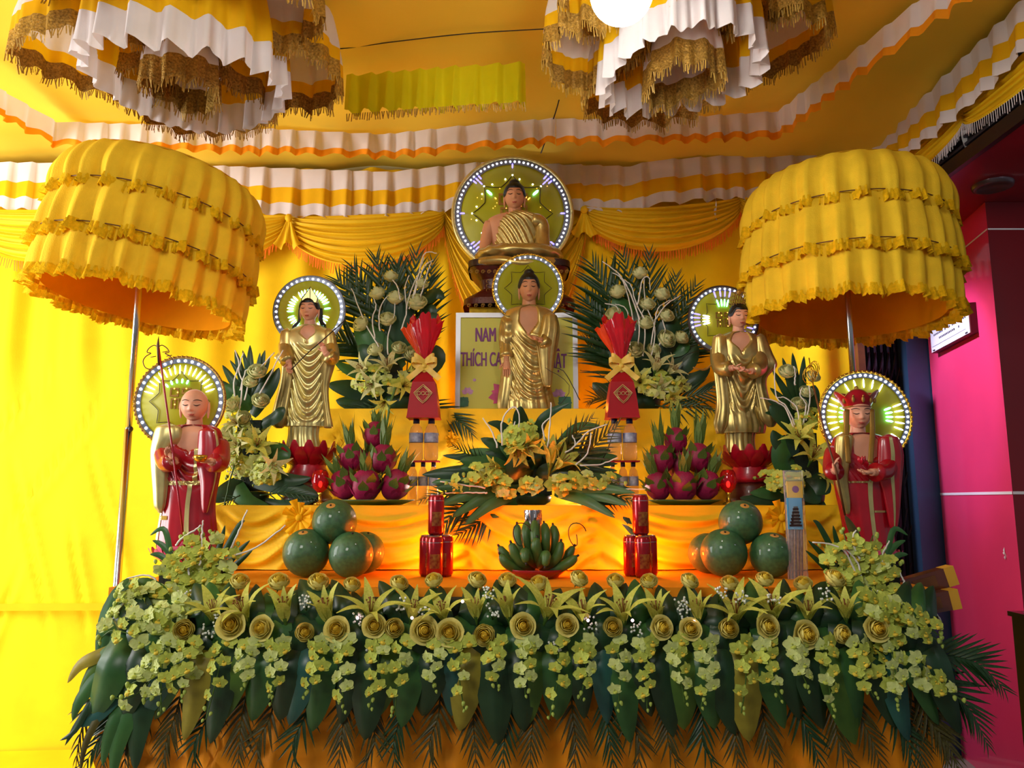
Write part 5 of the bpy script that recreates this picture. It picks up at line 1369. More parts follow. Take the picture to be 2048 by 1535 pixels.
def big_right():
    Y = 3.36; b = P(1290, 828, Y); A_ = Arr('flower_arrangement', (b.x, Y, 1.634), 'tall palm frond and white rose arrangement right of the lettered sign')
    A_.vase((b.x, Y, 1.634), .07, .06); A_.foam((b.x-.05, Y-.04, 1.69), (b.x+.05, Y+.04, 1.80))
    for pts, ln in (([(1285, 760), (1275, 650), (1262, 570), (1245, 510)], 90), ([(1280, 760), (1240, 650), (1210, 580), (1185, 530)], 105), ([(1290, 760), (1300, 650), (1300, 570), (1298, 505)], 80), ([(1280, 770), (1225, 690), (1195, 640), (1172, 600)], 100),
                    ([(1300, 760), (1330, 660), (1345, 600), (1352, 550)], 70), ([(1300, 770), (1340, 690), (1370, 620), (1392, 570)], 75), ([(1300, 770), (1345, 720), (1375, 690), (1400, 655)], 80), ([(1270, 780), (1225, 730), (1200, 705), (1176, 690)], 80)):
        A_.frond(pts, Y+.05, ln, 26, dY=-.02)
    A_.frond([(1320, 800), (1370, 795), (1410, 785), (1435, 765)], Y-.05, 50, 24, dY=-.05, droop=.3); A_.frond([(1310, 810), (1350, 815), (1395, 812), (1430, 822)], Y-.06, 45, 20, dY=-.05, droop=.4)
    A_.frond([(1260, 805), (1225, 800), (1195, 795), (1175, 805)], Y-.05, 40, 22, 'palm_brown', dY=-.05)
    for pts, wd, m_ in (([(1290, 780), (1250, 740), (1240, 700), (1250, 670)], 50, 'leaf_dark'), ([(1290, 760), (1290, 700), (1280, 650), (1285, 610)], 60, 'leaf_dark'), ([(1310, 770), (1350, 740), (1380, 720), (1395, 690)], 40, 'leaf_dark'), ([(1300, 740), (1330, 690), (1340, 650), (1335, 620)], 55, 'leaf_dark'),
                        ([(1310, 790), (1360, 770), (1395, 755), (1420, 735)], 34, 'leaf_dark'), ([(1290, 700), (1260, 640), (1240, 610), (1232, 590)], 50, 'leaf_mid'), ([(1270, 800), (1235, 785), (1205, 780), (1185, 765)], 40, 'leaf_dark'), ([(1320, 700), (1350, 700), (1368, 695), (1378, 686)], 30, 'leaf_mid')):
        A_.blade(pts, [Y, Y-.03, Y-.05, Y-.05], wd, m_)
    for x, y, sz, d in ((1238, 594, 34, (-.3, -.7, .9)), (1230, 636, 32, (-.4, -.8, .6)), (1320, 598, 32, (.3, -.7, .9)), (1290, 655, 34, (0, -.8, .7)), (1325, 684, 38, (.4, -.9, .3)), (1270, 707, 36, (-.1, -.9, .4)), (1356, 682, 30, (.5, -.7, .6)), (1280, 556, 30, (-.1, -.7, 1)), (1292, 618, 32, (.1, -.8, .8)), (1304, 705, 28, (.2, -.8, .5)), (1328, 640, 32, (.3, -.8, .7))):
        A_.rose(x, y, Y-.06, d, sz, 'cream')
    for x, y, sz, d, kd in ((1310, 742, 44, (.1, -.7, .8), 'white'), (1336, 745, 36, (.6, -.7, .4), 'white'), (1280, 765, 38, (-.2, -.9, .1), 'open'), (1315, 775, 34, (.3, -1, -.2), 'white'), (1345, 770, 32, (.7, -.7, 0), 'half'), (1340, 790, 32, (.3, -.8, -.5), 'open')):
        A_.lily(x, y, Y-.09, d, sz, kd)
    for pts in ([(1277, 690), (1277, 638), (1261, 586), (1233, 542)], [(1300, 720), (1310, 660), (1290, 600), (1288, 535)], [(1280, 640), (1262, 590), (1240, 550), (1205, 522)], [(1270, 660), (1258, 600), (1245, 560), (1225, 545)], [(1302, 690), (1312, 630), (1320, 612), (1340, 600)],
                [(1286, 712), (1290, 660), (1284, 625), (1302, 605)], [(1290, 640), (1270, 600), (1262, 570), (1240, 556)], [(1260, 690), (1258, 640), (1250, 615), (1230, 608)], [(1240, 650), (1240, 630), (1232, 612), (1210, 606)], [(1275, 610), (1285, 560), (1298, 555), (1300, 580)], [(1318, 690), (1330, 665), (1326, 640), (1330, 625)], [(1310, 640), (1330, 612), (1345, 600), (1362, 590)]):
        A_.twig(pts, Y-.10, dY=.02)
    A_.twig([(1352, 745), (1366, 715), (1385, 705), (1400, 700)], Y-.08, .0018, 'dark_tendril', 'vine_dark'); A_.twig([(1225, 790), (1215, 760), (1190, 745), (1160, 740)], Y-.08, .0018, 'dark_tendril', 'vine_dark')
    fan_fill(A_, 1320, 775, 75, 32, Y, 6, 13, 1, .10)
big_right()

# ---------------------------------------------------------------- side arrangements on the middle step
def side_left():
    Y = 2.98; b = P(500, 1005, Y); A_ = Arr('flower_arrangement', (b.x, Y, 1.229), 'narrow white rose, orchid and palm arrangement beside the bald monk statue')
    A_.vase((b.x, Y, 1.229), .07, .05); A_.foam((b.x-.05, Y-.04, 1.28), (b.x+.04, Y+.04, 1.55))
    for tip in ((470, 700), (500, 690), (445, 730), (530, 700), (548, 735), (555, 765), (440, 760)): A_.blade([(500, 800), ((500+tip[0])/2, (800+tip[1])/2+5), tip], [Y-.02, Y-.05, Y-.05], 20, 'palm', 'palm_leaf')
    for tip in ((460, 720), (485, 700), (520, 705), (540, 715)): A_.blade([(500, 790), ((500+tip[0])/2+4, (790+tip[1])/2), tip], [Y, Y-.06, Y-.07], 13, 'leaf_dark', 'palm_leaf')
    for pts, wd, m_ in (([(500, 960), (560, 970), (610, 985), (640, 990)], 36, 'leaf_dark'), ([(490, 960), (450, 985), (420, 1000)], 40, 'leaf_dark'), ([(520, 850), (550, 835), (562, 822), (570, 815)], 26, 'leaf_dark'), ([(500, 940), (545, 955), (590, 960), (622, 955)], 30, 'leaf_dark'),
                        ([(470, 960), (480, 985), (500, 1003), (540, 1012)], 34, 'leaf_mid'), ([(500, 820), (470, 790), (450, 770)], 40, 'leaf_mid'), ([(505, 830), (530, 790), (548, 760), (558, 735)], 30, 'leaf_dark'), ([(480, 900), (445, 880), (430, 870)], 36, 'leaf_mid'), ([(520, 900), (560, 905), (580, 915)], 40, 'leaf_mid'), ([(520, 1000), (560, 1010), (600, 1005), (630, 1000)], 22, 'leaf_dark')):
        A_.blade(pts, [Y-.03+.01*0, Y-.06, Y-.07, Y-.07][:len(pts)], wd, m_)
    A_.frond([(520, 990), (570, 985), (610, 990), (636, 1000)], Y-.09, 26, 20, droop=.3); A_.frond([(480, 990), (460, 1000), (445, 1012), (430, 1025)], Y-.12, 20, 16, droop=.4)
    for x, y, sz, d in ((515, 752, 36, (.2, -.8, .6)), (519, 808, 34, (.4, -.8, .5)), (475, 905, 38, (-.2, -1, .2)), (470, 815, 30, (-.3, -.9, .4)), (480, 925, 30, (0, -1, .2)), (505, 770, 30, (0, -.9, .6)), (462, 870, 32, (-.4, -.9, .3)), (490, 840, 30, (0, -1, .3))):
        A_.rose(x, y, Y-.07, d, sz, 'cream')
    for x, y, sz, d, kd in ((512, 895, 46, (.4, -.8, .4), 'open'), (482, 890, 34, (-.2, -1, .1), 'white'), (540, 930, 40, (.6, -.8, -.1), 'white'), (478, 850, 30, (-.3, -.9, .4), 'white')): A_.lily(x, y, Y-.10, d, sz, kd)
    for pts in ([(478, 820), (485, 770), (478, 740), (486, 705)], [(470, 800), (468, 760), (478, 730), (470, 700)], [(490, 800), (500, 760), (520, 735), (548, 705)], [(512, 800), (540, 750), (552, 725), (566, 700)], [(480, 780), (490, 745), (500, 735)]): A_.twig(pts, Y-.09)
    fan_fill(A_, 490, 900, 52, 75, Y, 11, 14, 1, .10); fan_fill(A_, 530, 945, 50, 30, Y-.02, 5, 13, 1, .10)
    A_.spray([(470, 850), (465, 820), (470, 790)], Y-.08, 6, 13, 1, 1); A_.baby(470, 935, Y-.12, 14, 16)
    A_.twig([(468, 930), (455, 980), (446, 1030), (443, 1060)], Y-.15, .003, 'flower_stem', 'leaf_mid')
side_left()
def side_right():
    Y = 2.98; b = P(1612, 1005, Y); A_ = Arr('flower_arrangement', (b.x, Y, 1.229), 'lily and rose arrangement with white twigs beside the red crowned statue')
    A_.vase((b.x, Y, 1.229), .07, .05); A_.foam((b.x-.05, Y-.04, 1.28), (b.x+.04, Y+.04, 1.5))
    for tip in ((1545, 740), (1565, 715), (1585, 705), (1540, 775), (1608, 712), (1535, 800), (1530, 825)): A_.blade([(1600, 830), ((1600+tip[0])/2, (830+tip[1])/2), tip], [Y-.02, Y-.05, Y-.06], 18, 'palm', 'palm_leaf')
    for pts, wd, m_ in (([(1600, 870), (1570, 840), (1550, 820), (1540, 810)], 34, 'leaf_dark'), ([(1600, 900), (1570, 890), (1555, 880), (1545, 860)], 40, 'leaf_dark'), ([(1600, 950), (1570, 975), (1540, 985), (1500, 985)], 36, 'leaf_mid'), ([(1610, 960), (1640, 970), (1660, 985)], 50, 'leaf_dark'), ([(1600, 940), (1570, 930), (1560, 900), (1565, 870)], 44, 'leaf_mid'),
                        ([(1605, 960), (1620, 985), (1640, 1005)], 44, 'leaf_dark'), ([(1590, 970), (1550, 995), (1510, 1000), (1480, 995)], 30, 'leaf_dark'), ([(1600, 850), (1620, 800), (1630, 770)], 40, 'leaf_dark'), ([(1615, 1000), (1600, 1040), (1590, 1070)], 20, 'leaf_dark'), ([(1640, 1000), (1652, 1040), (1650, 1075)], 20, 'leaf_dark')):
        A_.blade(pts, [Y-.03, Y-.06, Y-.07, Y-.07][:len(pts)], wd, m_)
    for x, y, sz, d in ((1574, 752, 34, (-.2, -.8, .7)), (1595, 815, 32, (-.1, -.9, .5)), (1622, 760, 28, (.2, -.8, .7)), (1608, 790, 28, (.2, -.8, .6)), (1640, 830, 28, (.4, -.8, .5))): A_.rose(x, y, Y-.06, d, sz, 'cream')
    for x, y, sz, d, kd in ((1622, 920, 56, (.1, -.75, .7), 'wide'), (1600, 880, 44, (-.4, -.8, .5), 'open'), (1645, 950, 40, (.4, -.9, -.1), 'open'), (1590, 960, 30, (-.3, -.9, .2), 'half')): A_.lily(x, y, Y-.11, d, sz, kd)
    for pts in ([(1590, 850), (1575, 815), (1552, 790), (1550, 728)], [(1588, 855), (1570, 815), (1545, 800), (1520, 795)], [(1605, 850), (1612, 810), (1600, 790), (1605, 775)], [(1598, 850), (1594, 815), (1570, 795), (1556, 795)], [(1612, 840), (1620, 800), (1618, 770)], [(1590, 770), (1590, 745), (1588, 732)]): A_.twig(pts, Y-.10)
    fan_fill(A_, 1570, 965, 70, 28, Y-.02, 7, 13, 0, .12); fan_fill(A_, 1610, 850, 35, 40, Y, 5, 13, 0, .08)
side_right()

# ---------------------------------------------------------------- centre arrangement
def centre():
    Y = 2.92; b = P(1060, 1005, Y); A_ = Arr('flower_arrangement', (b.x, Y, 1.229), 'low spreading lily and green orchid arrangement in the centre before the gold statue')
    A_.vase((b.x, Y, 1.229), .08, .04); A_.foam((b.x-.08, Y-.05, 1.265), (b.x+.08, Y+.05, 1.36))
    for pts, ln, m_ in (([(1020, 960), (970, 930), (930, 905), (905, 890)], 36, 'palm'), ([(1020, 980), (960, 1000), (910, 1025), (880, 1060)], 70, 'palm'), ([(1100, 960), (1160, 920), (1200, 880), (1235, 850)], 60, 'palm_brown'), ([(1110, 990), (1180, 985), (1230, 990), (1275, 1005)], 50, 'palm'), ([(1000, 990), (930, 985), (880, 985), (840, 1000)], 40, 'palm'), ([(1090, 950), (1130, 900), (1160, 860), (1185, 835)], 50, 'palm_brown'), ([(1030, 990), (990, 1020), (950, 1050), (915, 1070)], 60, 'palm')):
        A_.frond(pts, Y-.06, ln, 24, m_, dY=-.12, droop=.15)
    for pts, wd, m_ in (([(1040, 960), (990, 930), (950, 925), (920, 920)], 34, 'leaf_mid'), ([(1040, 970), (970, 975), (920, 985), (890, 985)], 36, 'leaf_mid'), ([(1080, 960), (1120, 930), (1150, 925)], 34, 'leaf_dark'), ([(1050, 960), (1040, 935), (1050, 915)], 60, 'leaf_dark'), ([(1080, 965), (1100, 945), (1140, 945)], 44, 'leaf_dark'),
                        ([(1060, 900), (1045, 860), (1040, 830), (1042, 812)], 34, 'leaf_dark'), ([(1070, 900), (1080, 850), (1100, 825), (1140, 805)], 22, 'leaf_dark'), ([(1055, 900), (1020, 870), (1000, 850), (975, 845)], 24, 'leaf_dark'), ([(1100, 900), (1140, 880), (1165, 870)], 26, 'leaf_dark'), ([(1200, 1000), (1230, 1015), (1250, 1040), (1270, 1075)], 26, 'leaf_dark'), ([(1030, 1000), (1000, 1015), (985, 1035)], 40, 'leaf_mid'), ([(1120, 880), (1150, 855), (1180, 850), (1205, 855)], 16, 'leaf_mid')):
        A_.blade(pts, [Y-.06, Y-.10, Y-.13, Y-.15][:len(pts)], wd, m_)
    for x, y, sz, d, kd in ((1030, 880, 56, (.15, -.55, -.8), 'half'), (1052, 885, 44, (.3, -.8, -.5), 'open'), (1100, 930, 66, (.12, -.35, .95), 'half'), (1112, 935, 56, (.65, -.5, .6), 'open'), (1000, 935, 42, (-.6, -.8, .1), 'half'), (1050, 905, 40, (-.2, -.7, .8), 'open'), (985, 960, 36, (-.5, -.8, .3), 'half')): A_.lily(x, y, Y-.14, d, sz, kd)
    for x, y, n in ((1000, 965, 6), (960, 955, 5), (1060, 975, 6), (1110, 975, 5), (1170, 965, 6), (1210, 970, 5), (930, 975, 5), (1030, 880, 7), (1010, 985, 5)):
        A_.spray([(x+jit(10), y+5), (x+jit(20), y-8), (x+(x-1060)*.25, y-6)], [Y-.12, Y-.16, Y-.17], n, 17, 0, 1, face=((x-1060)/200, -1, .25))
    fan_fill(A_, 1045, 880, 50, 45, Y-.03, 7, 14, 0, .1)
    for pts in ([(1005, 890), (1003, 850), (1010, 830), (1028, 812), (1038, 830), (1036, 870)], [(1032, 870), (1028, 855), (1030, 842)], [(1090, 880), (1085, 850), (1100, 835)], [(1095, 895), (1100, 850), (1102, 805)], [(995, 895), (985, 865), (965, 835)], [(1140, 900), (1160, 880), (1180, 860), (1215, 848)], [(1150, 930), (1175, 905), (1182, 865)], [(970, 975), (930, 970), (880, 962)], [(975, 985), (940, 985), (890, 985)], [(1130, 905), (1150, 890), (1145, 870)], [(1180, 978), (1230, 978), (1290, 978)], [(1160, 930), (1200, 928), (1235, 915)]):
        A_.twig(pts, Y-.17)
    for i in range(26):
        a = pi*(.02+.96*i/25); x0, y0 = 1062, 960; L1 = 95+jit(30)+60*abs(cos(a)); x1, y1 = x0+L1*cos(a)*1.25, y0-L1*.72*sin(a)+12
        A_.blade([(x0+.25*(x1-x0), y0+.25*(y1-y0)), (x0+.6*(x1-x0), y0+.65*(y1-y0)-8), (x1, y1)], [Y-.02, Y-.06, Y-.07], 26+jit(8), ('leaf_dark', 'leaf_mid', 'palm')[i % 3])
    for p in ([(1020, 985), (960, 1000), (905, 1035)], [(1030, 990), (980, 1010), (930, 1050)], [(1010, 985), (940, 990), (880, 1010)], [(1010, 980), (940, 975), (870, 975)], [(1120, 985), (1190, 990), (1255, 1010)], [(1110, 985), (1170, 1000), (1230, 1035)], [(1110, 980), (1190, 975), (1270, 985)]):
        A_.blade(p, [Y-.10, Y-.16, Y-.20], 22, 'leaf_mid'); A_.blade([(x, y-6) for x, y in p], [Y-.09, Y-.14, Y-.17], 16, 'palm')
    A_.twig([(1090, 920), (1065, 870), (1140, 780), (1090, 735)], Y-.06, .0016, 'dark_tendril', 'vine_dark'); A_.twig([(1195, 935), (1215, 900), (1225, 870), (1240, 840)], Y-.1, .002, 'dark_tendril', 'vine_dark')
    A_.twig([(1160, 800), (1130, 745), (1110, 735)], Y, .002, 'dark_tendril', 'vine_dark')
centre()
# ---------------------------------------------------------------- orchid heaps at the two front corners
def corner(side, label):
    Y = 2.34; m_ = (lambda x: x) if side < 0 else (lambda x: 2*1058-x)
    b = P(m_(390), 1160, Y); A_ = Arr('orchid_heap', (b.x, Y, 1.001), label)
    A_.foam((b.x-.09, Y-.04, 1.001), (b.x+.09, Y+.05, 1.06))
    q = lambda *p: [(m_(x), y) for x, y in p]
    for p, n in ((q((400, 1160), (385, 1110), (370, 1070)), 6), (q((405, 1150), (420, 1100), (430, 1060)), 6), (q((390, 1170), (350, 1140), (320, 1120)), 7), (q((420, 1160), (450, 1120), (470, 1090)), 6), (q((400, 1180), (370, 1170), (335, 1165)), 7), (q((410, 1190), (380, 1200), (340, 1205)), 7),
                 (q((420, 1180), (440, 1170), (460, 1140)), 6), (q((400, 1140), (395, 1100), (400, 1060)), 5), (q((400, 1150), (375, 1130), (345, 1100)), 6), (q((430, 1190), (420, 1160), (425, 1130)), 6), (q((380, 1200), (340, 1185), (300, 1190)), 6), (q((380, 1210), (330, 1215), (285, 1215)), 6)):
        A_.spray(p, [Y-.04, Y-.09, Y-.08], n, 19 if side < 0 else 18, 0, 2, face=(-side*.2, -1, .3))
    for p in (q((420, 1150), (450, 1100), (478, 1050), (490, 1040)), q((430, 1160), (470, 1110), (500, 1080)), q((440, 1160), (470, 1130), (505, 1100)), q((420, 1140), (440, 1090), (450, 1050))):
        A_.blade(p, [Y, Y-.02, Y-.03, Y-.03][:len(p)], 13, 'palm', 'palm_leaf')
    for p in (q((350, 1120), (325, 1090), (305, 1080)), q((345, 1130), (320, 1110), (300, 1108)), q((345, 1140), (330, 1060), (300, 1070))): A_.blade(p, Y, 12, 'leaf_mid')
    A_.baby(m_(370), 1195, Y-.14, 20, 14)
    if side < 0:
        for p in ([(320, 1175), (308, 1155), (285, 1150), (252, 1157)], [(352, 1090), (365, 1075), (385, 1062), (402, 1050)], [(450, 1115), (500, 1100), (540, 1075), (570, 1050)], [(405, 1100), (404, 1070), (406, 1040)], [(460, 1100), (478, 1060), (494, 1020)], [(378, 1150), (375, 1125), (365, 1110)], [(400, 1130), (402, 1105), (408, 1075)]): A_.twig(p, Y-.10)
    else:
        for p in ([(1725, 1180), (1705, 1130), (1680, 1095), (1625, 1083)], [(1725, 1165), (1712, 1120), (1682, 1090)], [(1795, 1190), (1808, 1165), (1800, 1145)], [(1835, 1220), (1850, 1195), (1858, 1178)], [(1840, 1215), (1870, 1225), (1885, 1250)], [(1768, 1140), (1766, 1110), (1778, 1080)], [(1720, 1120), (1705, 1080), (1712, 1060)]): A_.twig(p, Y-.10)
        for p in ([(1720, 1150), (1690, 1120), (1655, 1095)], [(1710, 1170), (1680, 1140), (1650, 1125)], [(1730, 1130), (1710, 1070), (1690, 1030)]): A_.blade(p, Y-.02, 22, 'palm_brown')
corner(-1, 'heap of pale green orchids with white twigs at the foot of the bald monk statue')
corner(1, 'heap of pale green orchids with white twigs at the foot of the crowned red statue')

# ---------------------------------------------------------------- the long garland on the front edge
def garland():
    A_ = Arr('flower_garland', (0.02, 2.2, .86), 'long garland of yellow roses, lilies, orchids and broad leaves along the front table edge', 'garland')
    Y = 2.17
    A_.foam((-1.02, 2.19, .84), (1.05, 2.26, .975))
    # dark backing leaves
    for i in range(46):
        x = 250+1610*i/45+jit(12); y = 1215+jit(14)
        A_.blade([(x, y+50), (x+jit(12), y+15), (x+jit(22), y-44)], [Y+.01, Y-.03, Y+.04], 60+jit(10), ('leaf_dark', 'leaf_dark', 'leaf_mid')[i % 3], 'folded_leaf', cup=.5)
    for i in range(40):
        x = 280+1560*i/39+jit(12); y = 1290+jit(10)
        A_.blade([(x, y-50), (x+jit(14), y-18), (x+jit(22), y+30)], [Y-.01, Y-.05, Y-.05], 58+jit(10), ('leaf_dark', 'leaf_mid', 'leaf_dark')[i % 3], 'folded_leaf', cup=.4)
    # broad leaves hanging over the edge
    for i in range(40):
        t = i/39; x = 250+1600*t+jit(8); lean = (t-.5)*2; dx = lean*55+jit(16); ln = 195+jit(30)
        A_.blade([(x, 1265), (x+dx*.35, 1330), (x+dx*.75, 1265+ln*.7), (x+dx*1.15, 1265+ln)], [Y-.01, Y-.07, Y-.05, Y-.01], 62+jit(14), ('leaf_mid', 'leaf_dark', 'leaf_mid', 'leaf_dark', 'leaf_light', 'leaf_dark', 'leaf_blue')[(i*3) % 7] if i % 13 != 4 else 'leaf_yellow', 'broad_leaf', cup=.35)
    # palm fringe hanging below
    for i in range(26):
        t = i/25; x = 240+1600*t+jit(10); lean = (t-.5)*2
        A_.frond([(x, 1370), (x+lean*20, 1430), (x+lean*45+jit(15), 1490), (x+lean*70+jit(25), 1560)], Y+.01, 60, 22, 'palm_brown' if i % 3 else 'palm', ang=32, dY=-.02)
    # ends sweeping outward
    for p, wd, m_ in (([(300, 1260), (240, 1290), (190, 1335), (158, 1385)], 34, 'leaf_light'), ([(280, 1290), (210, 1340), (160, 1400), (145, 1440)], 30, 'leaf_mid'), ([(290, 1310), (220, 1370), (160, 1440), (130, 1490)], 18, 'leaf_dark'), ([(280, 1330), (230, 1385), (190, 1430), (150, 1450)], 40, 'leaf_blue'), ([(290, 1340), (240, 1420), (215, 1480), (205, 1530)], 30, 'leaf_mid'),
                      ([(270, 1280), (200, 1310), (160, 1330), (135, 1365)], 26, 'leaf_yellow'), ([(300, 1340), (260, 1420), (235, 1490), (225, 1560)], 40, 'leaf_mid'), ([(320, 1330), (290, 1400), (275, 1470), (270, 1540)], 50, 'leaf_dark'), ([(260, 1350), (200, 1430), (170, 1490), (160, 1550)], 16, 'palm_brown'), ([(250, 1330), (185, 1400), (150, 1460), (120, 1480)], 14, 'leaf_dark')):
        A_.blade(p, [Y+.02, Y-.03, Y-.03, Y-.02], wd, m_, 'broad_leaf')
    for p, ln in (([(1830, 1300), (1900, 1310), (1960, 1330), (2010, 1380)], 80), ([(1820, 1330), (1890, 1370), (1940, 1420), (1975, 1490)], 75), ([(1800, 1340), (1850, 1410), (1890, 1470), (1920, 1550)], 70), ([(1780, 1360), (1815, 1430), (1840, 1500), (1850, 1570)], 60)):
        A_.frond(p, Y+.03, ln, 30, 'palm' if ln > 72 else 'palm_brown', ang=34, dY=-.04)
    for p in ([(240, 1330), (190, 1390), (160, 1470), (150, 1560)], [(260, 1350), (225, 1420), (210, 1490), (205, 1560)]): A_.frond(p, Y+.02, 55, 24, 'palm_brown', ang=30)
    # roses and lilies
    for i, x in enumerate((480, 560, 632, 705, 792, 868, 948, 1012, 1082, 1150, 1232, 1300, 1376, 1456, 1528, 1606, 1664)):
        A_.rose(x+jit(4), 1172+jit(6), Y+.02, (jit(.4), -.6, .8), 38+jit(4), 'bud')
    for i, x in enumerate((425, 492, 570, 655, 745, 826, 888, 950, 1020, 1092, 1172, 1248, 1318, 1396, 1472, 1545, 1618, 1690)):
        A_.lily(x+jit(4), 1240+jit(6), Y-.05, (jit(.3), -.45, .95), 68+jit(8), ('open', 'half', 'open', 'wide', 'half')[(i*2) % 5])
    for i, x in enumerate((372, 460, 532, 612, 680, 748, 787, 842, 900, 975, 1046, 1136, 1226, 1318, 1376, 1452, 1528, 1605, 1672, 1748)):
        A_.rose(x+jit(4), 1262+jit(10), Y-.08, (jit(.35), -1, .25+jit(.15)), 40+jit(5), 'open' if i % 3 else 'bud')
    # hanging orchid sprays
    for i in range(25):
        t = i/24; x = 330+1440*t+jit(10); lean = (t-.5)*2; ln = 128+jit(32)
        A_.spray([(x, 1280), (x+lean*12+jit(8), 1280+ln*.45), (x+lean*26+jit(18), 1280+ln)], [Y-.09, Y-.12, Y-.11], 6+rnd.randrange(3), 17, 0 if i % 3 else 1, 3, face=(lean*.2, -1, .05), spread=.75)
    for p in ([(330, 1200), (270, 1195), (225, 1215)], [(330, 1220), (260, 1225), (205, 1245)], [(310, 1190), (260, 1180), (235, 1190)]): A_.spray(p, [Y+.02, Y-.02, Y-.02], 6, 20, 1, 3, face=(-.4, -1, .4))
    for p in ([(320, 1210), (265, 1200), (230, 1205)], [(310, 1230), (250, 1240), (205, 1265)], [(330, 1190), (290, 1170), (250, 1172)]): A_.blade(p, [Y+.05, Y+.01, Y], 32, 'leaf_light', 'broad_leaf')
    for p in ([(262, 1160), (230, 1200), (212, 1260), (204, 1320)], [(275, 1165), (245, 1210), (228, 1270), (222, 1330)], [(250, 1170), (222, 1215), (205, 1270), (195, 1320)]): A_.blade(p, [Y+.06, Y+.03, Y+.02, Y+.01], 34, 'leaf_mid', 'broad_leaf')
    for p, n in (([(330, 1250), (280, 1270), (225, 1260), (195, 1285)], 6), ([(320, 1240), (270, 1240), (215, 1228)], 5), ([(360, 1270), (300, 1330), (265, 1350)], 5), ([(330, 1330), (270, 1390), (225, 1395)], 5), ([(330, 1300), (290, 1350), (255, 1370)], 4), ([(420, 1300), (350, 1360), (285, 1405)], 6), ([(370, 1230), (320, 1240), (280, 1235)], 6), ([(380, 1200), (320, 1225), (300, 1250)], 6)):
        A_.spray(p, [Y-.05, Y-.10, Y-.10, Y-.08][:len(p)], n, 19, 1, 3, face=(-.3, -1, .2))
    for p, n in (([(1740, 1240), (1790, 1250), (1840, 1260), (1890, 1290)], 8), ([(1750, 1270), (1810, 1310), (1850, 1360), (1880, 1390)], 9), ([(1730, 1300), (1775, 1350), (1800, 1390)], 7), ([(1780, 1230), (1840, 1245), (1885, 1275)], 7), ([(1760, 1210), (1810, 1225), (1850, 1240)], 7), ([(1840, 1330), (1880, 1370), (1925, 1400)], 5), ([(1720, 1200), (1760, 1215), (1800, 1235)], 7)):
        A_.spray(p, [Y-.05, Y-.10, Y-.10, Y-.08][:len(p)], n, 19, 0, 3, face=(.3, -1, .2))
    for x, y in ((440, 1235), (610, 1200), (720, 1238), (800, 1205), (850, 1225), (975, 1185), (985, 1218), (1180, 1245), (1270, 1255), (1360, 1200), (1368, 1225), (1480, 1192), (1545, 1196), (1650, 1188), (745, 1290), (1110, 1290), (420, 1260), (1440, 1185)): A_.baby(x, y, Y-.075, 15, 13)
    for x, y in ((715, 1235), (824, 1235), (925, 1202), (1176, 1240), (1388, 1242), (600, 1255), (1265, 1240)): A_.light(x, y, Y-.085)
garland()
# ============================================================ offerings
def mk(name, g, mats, smooth=True): return g.mesh(name, mats, smooth)
# dragon fruit
g = G(); g.grid(lambda u, v: ((lambda ph, a: (cos(ph)*cos(a)*(1+.04*sin(5*a)), cos(ph)*sin(a)*(1+.04*sin(5*a)), 1.18*sin(ph)))((v-.5)*pi*.995, 2*pi*u)), 22, 14, True); DF_BODY = mk('dragon_body', g, 'dragon')
def bract(L_, w_, out, mt):
    g = G(); g.grid(lambda u, v: (out*v+.25*v*v*out, (u-.5)*2*w_*(1-v**1.6)*(.6+.7*sin(pi*min(1, v+.1))), L_*v), 4, 6); return mk('bract', g, mt)
BR = bract(.85, .34, .42, 'dragon_leaf'); BR2 = bract(.7, .36, .3, 'dragon'); CR = bract(1.7, .27, .35, 'dragon_leaf')
def dragon(px, py, r, Y, tilt, label, crown=1.0):
    k = K(py, Y)*r*1.08; c = P(px, py, Y); W = T(c) @ Matrix.Rotation(tilt[0], 4, 'Y') @ Matrix.Rotation(tilt[1], 4, 'X') @ Matrix.Diagonal((k, k, k, 1))
    t = thing('dragon_fruit', c-Vector((0, 0, 1.15*k)), label, 'dragon fruit', 'dragon fruit piled on the offering plates')
    link('body', DF_BODY, t, W)
    for row, (n, z, me) in enumerate(((4, -.55, BR2), (5, -.1, BR), (5, .4, BR))):
        for i in range(n):
            a = 2*pi*(i+.4*row)/n+.5; ph = math.asin(z/1.18); rr = cos(ph)*.97
            link('bract', me, t, W @ T((rr*cos(a), rr*sin(a), z)) @ Matrix.Rotation(a, 4, 'Z'))
    for i in range(6):
        a = 2*pi*i/6; link('crown_leaf', CR, t, W @ T((.22*cos(a), .22*sin(a), 1.0)) @ Matrix.Rotation(a, 4, 'Z') @ Matrix.Diagonal((1, 1, crown*(.7+.5*hsh(i+px)), 1)))
def plate(px, hw, Y, z, matn, label, h=.018):
    c = P(px, 1000, Y); r = hw*K(1000, Y); g = G()
    g.lathe([(0, .003), (r*.55, .003), (r*.62, 0), (r*.66, 0), (r*.9, h*.7), (r, h), (r*.98, h*1.05), (r*.88, h*.82), (r*.62, .006), (0, .006)], 44, c=(c.x, Y, z)); tag(obj('offering_plate', g, matn), label, 'plate'); return c.x
plate(752, 78, 2.92, 1.2295, 'plate', 'green rimmed plate under the left pile of dragon fruit'); plate(1369, 74, 2.92, 1.2295, 'plate', 'green rimmed plate under the right pile of dragon fruit')
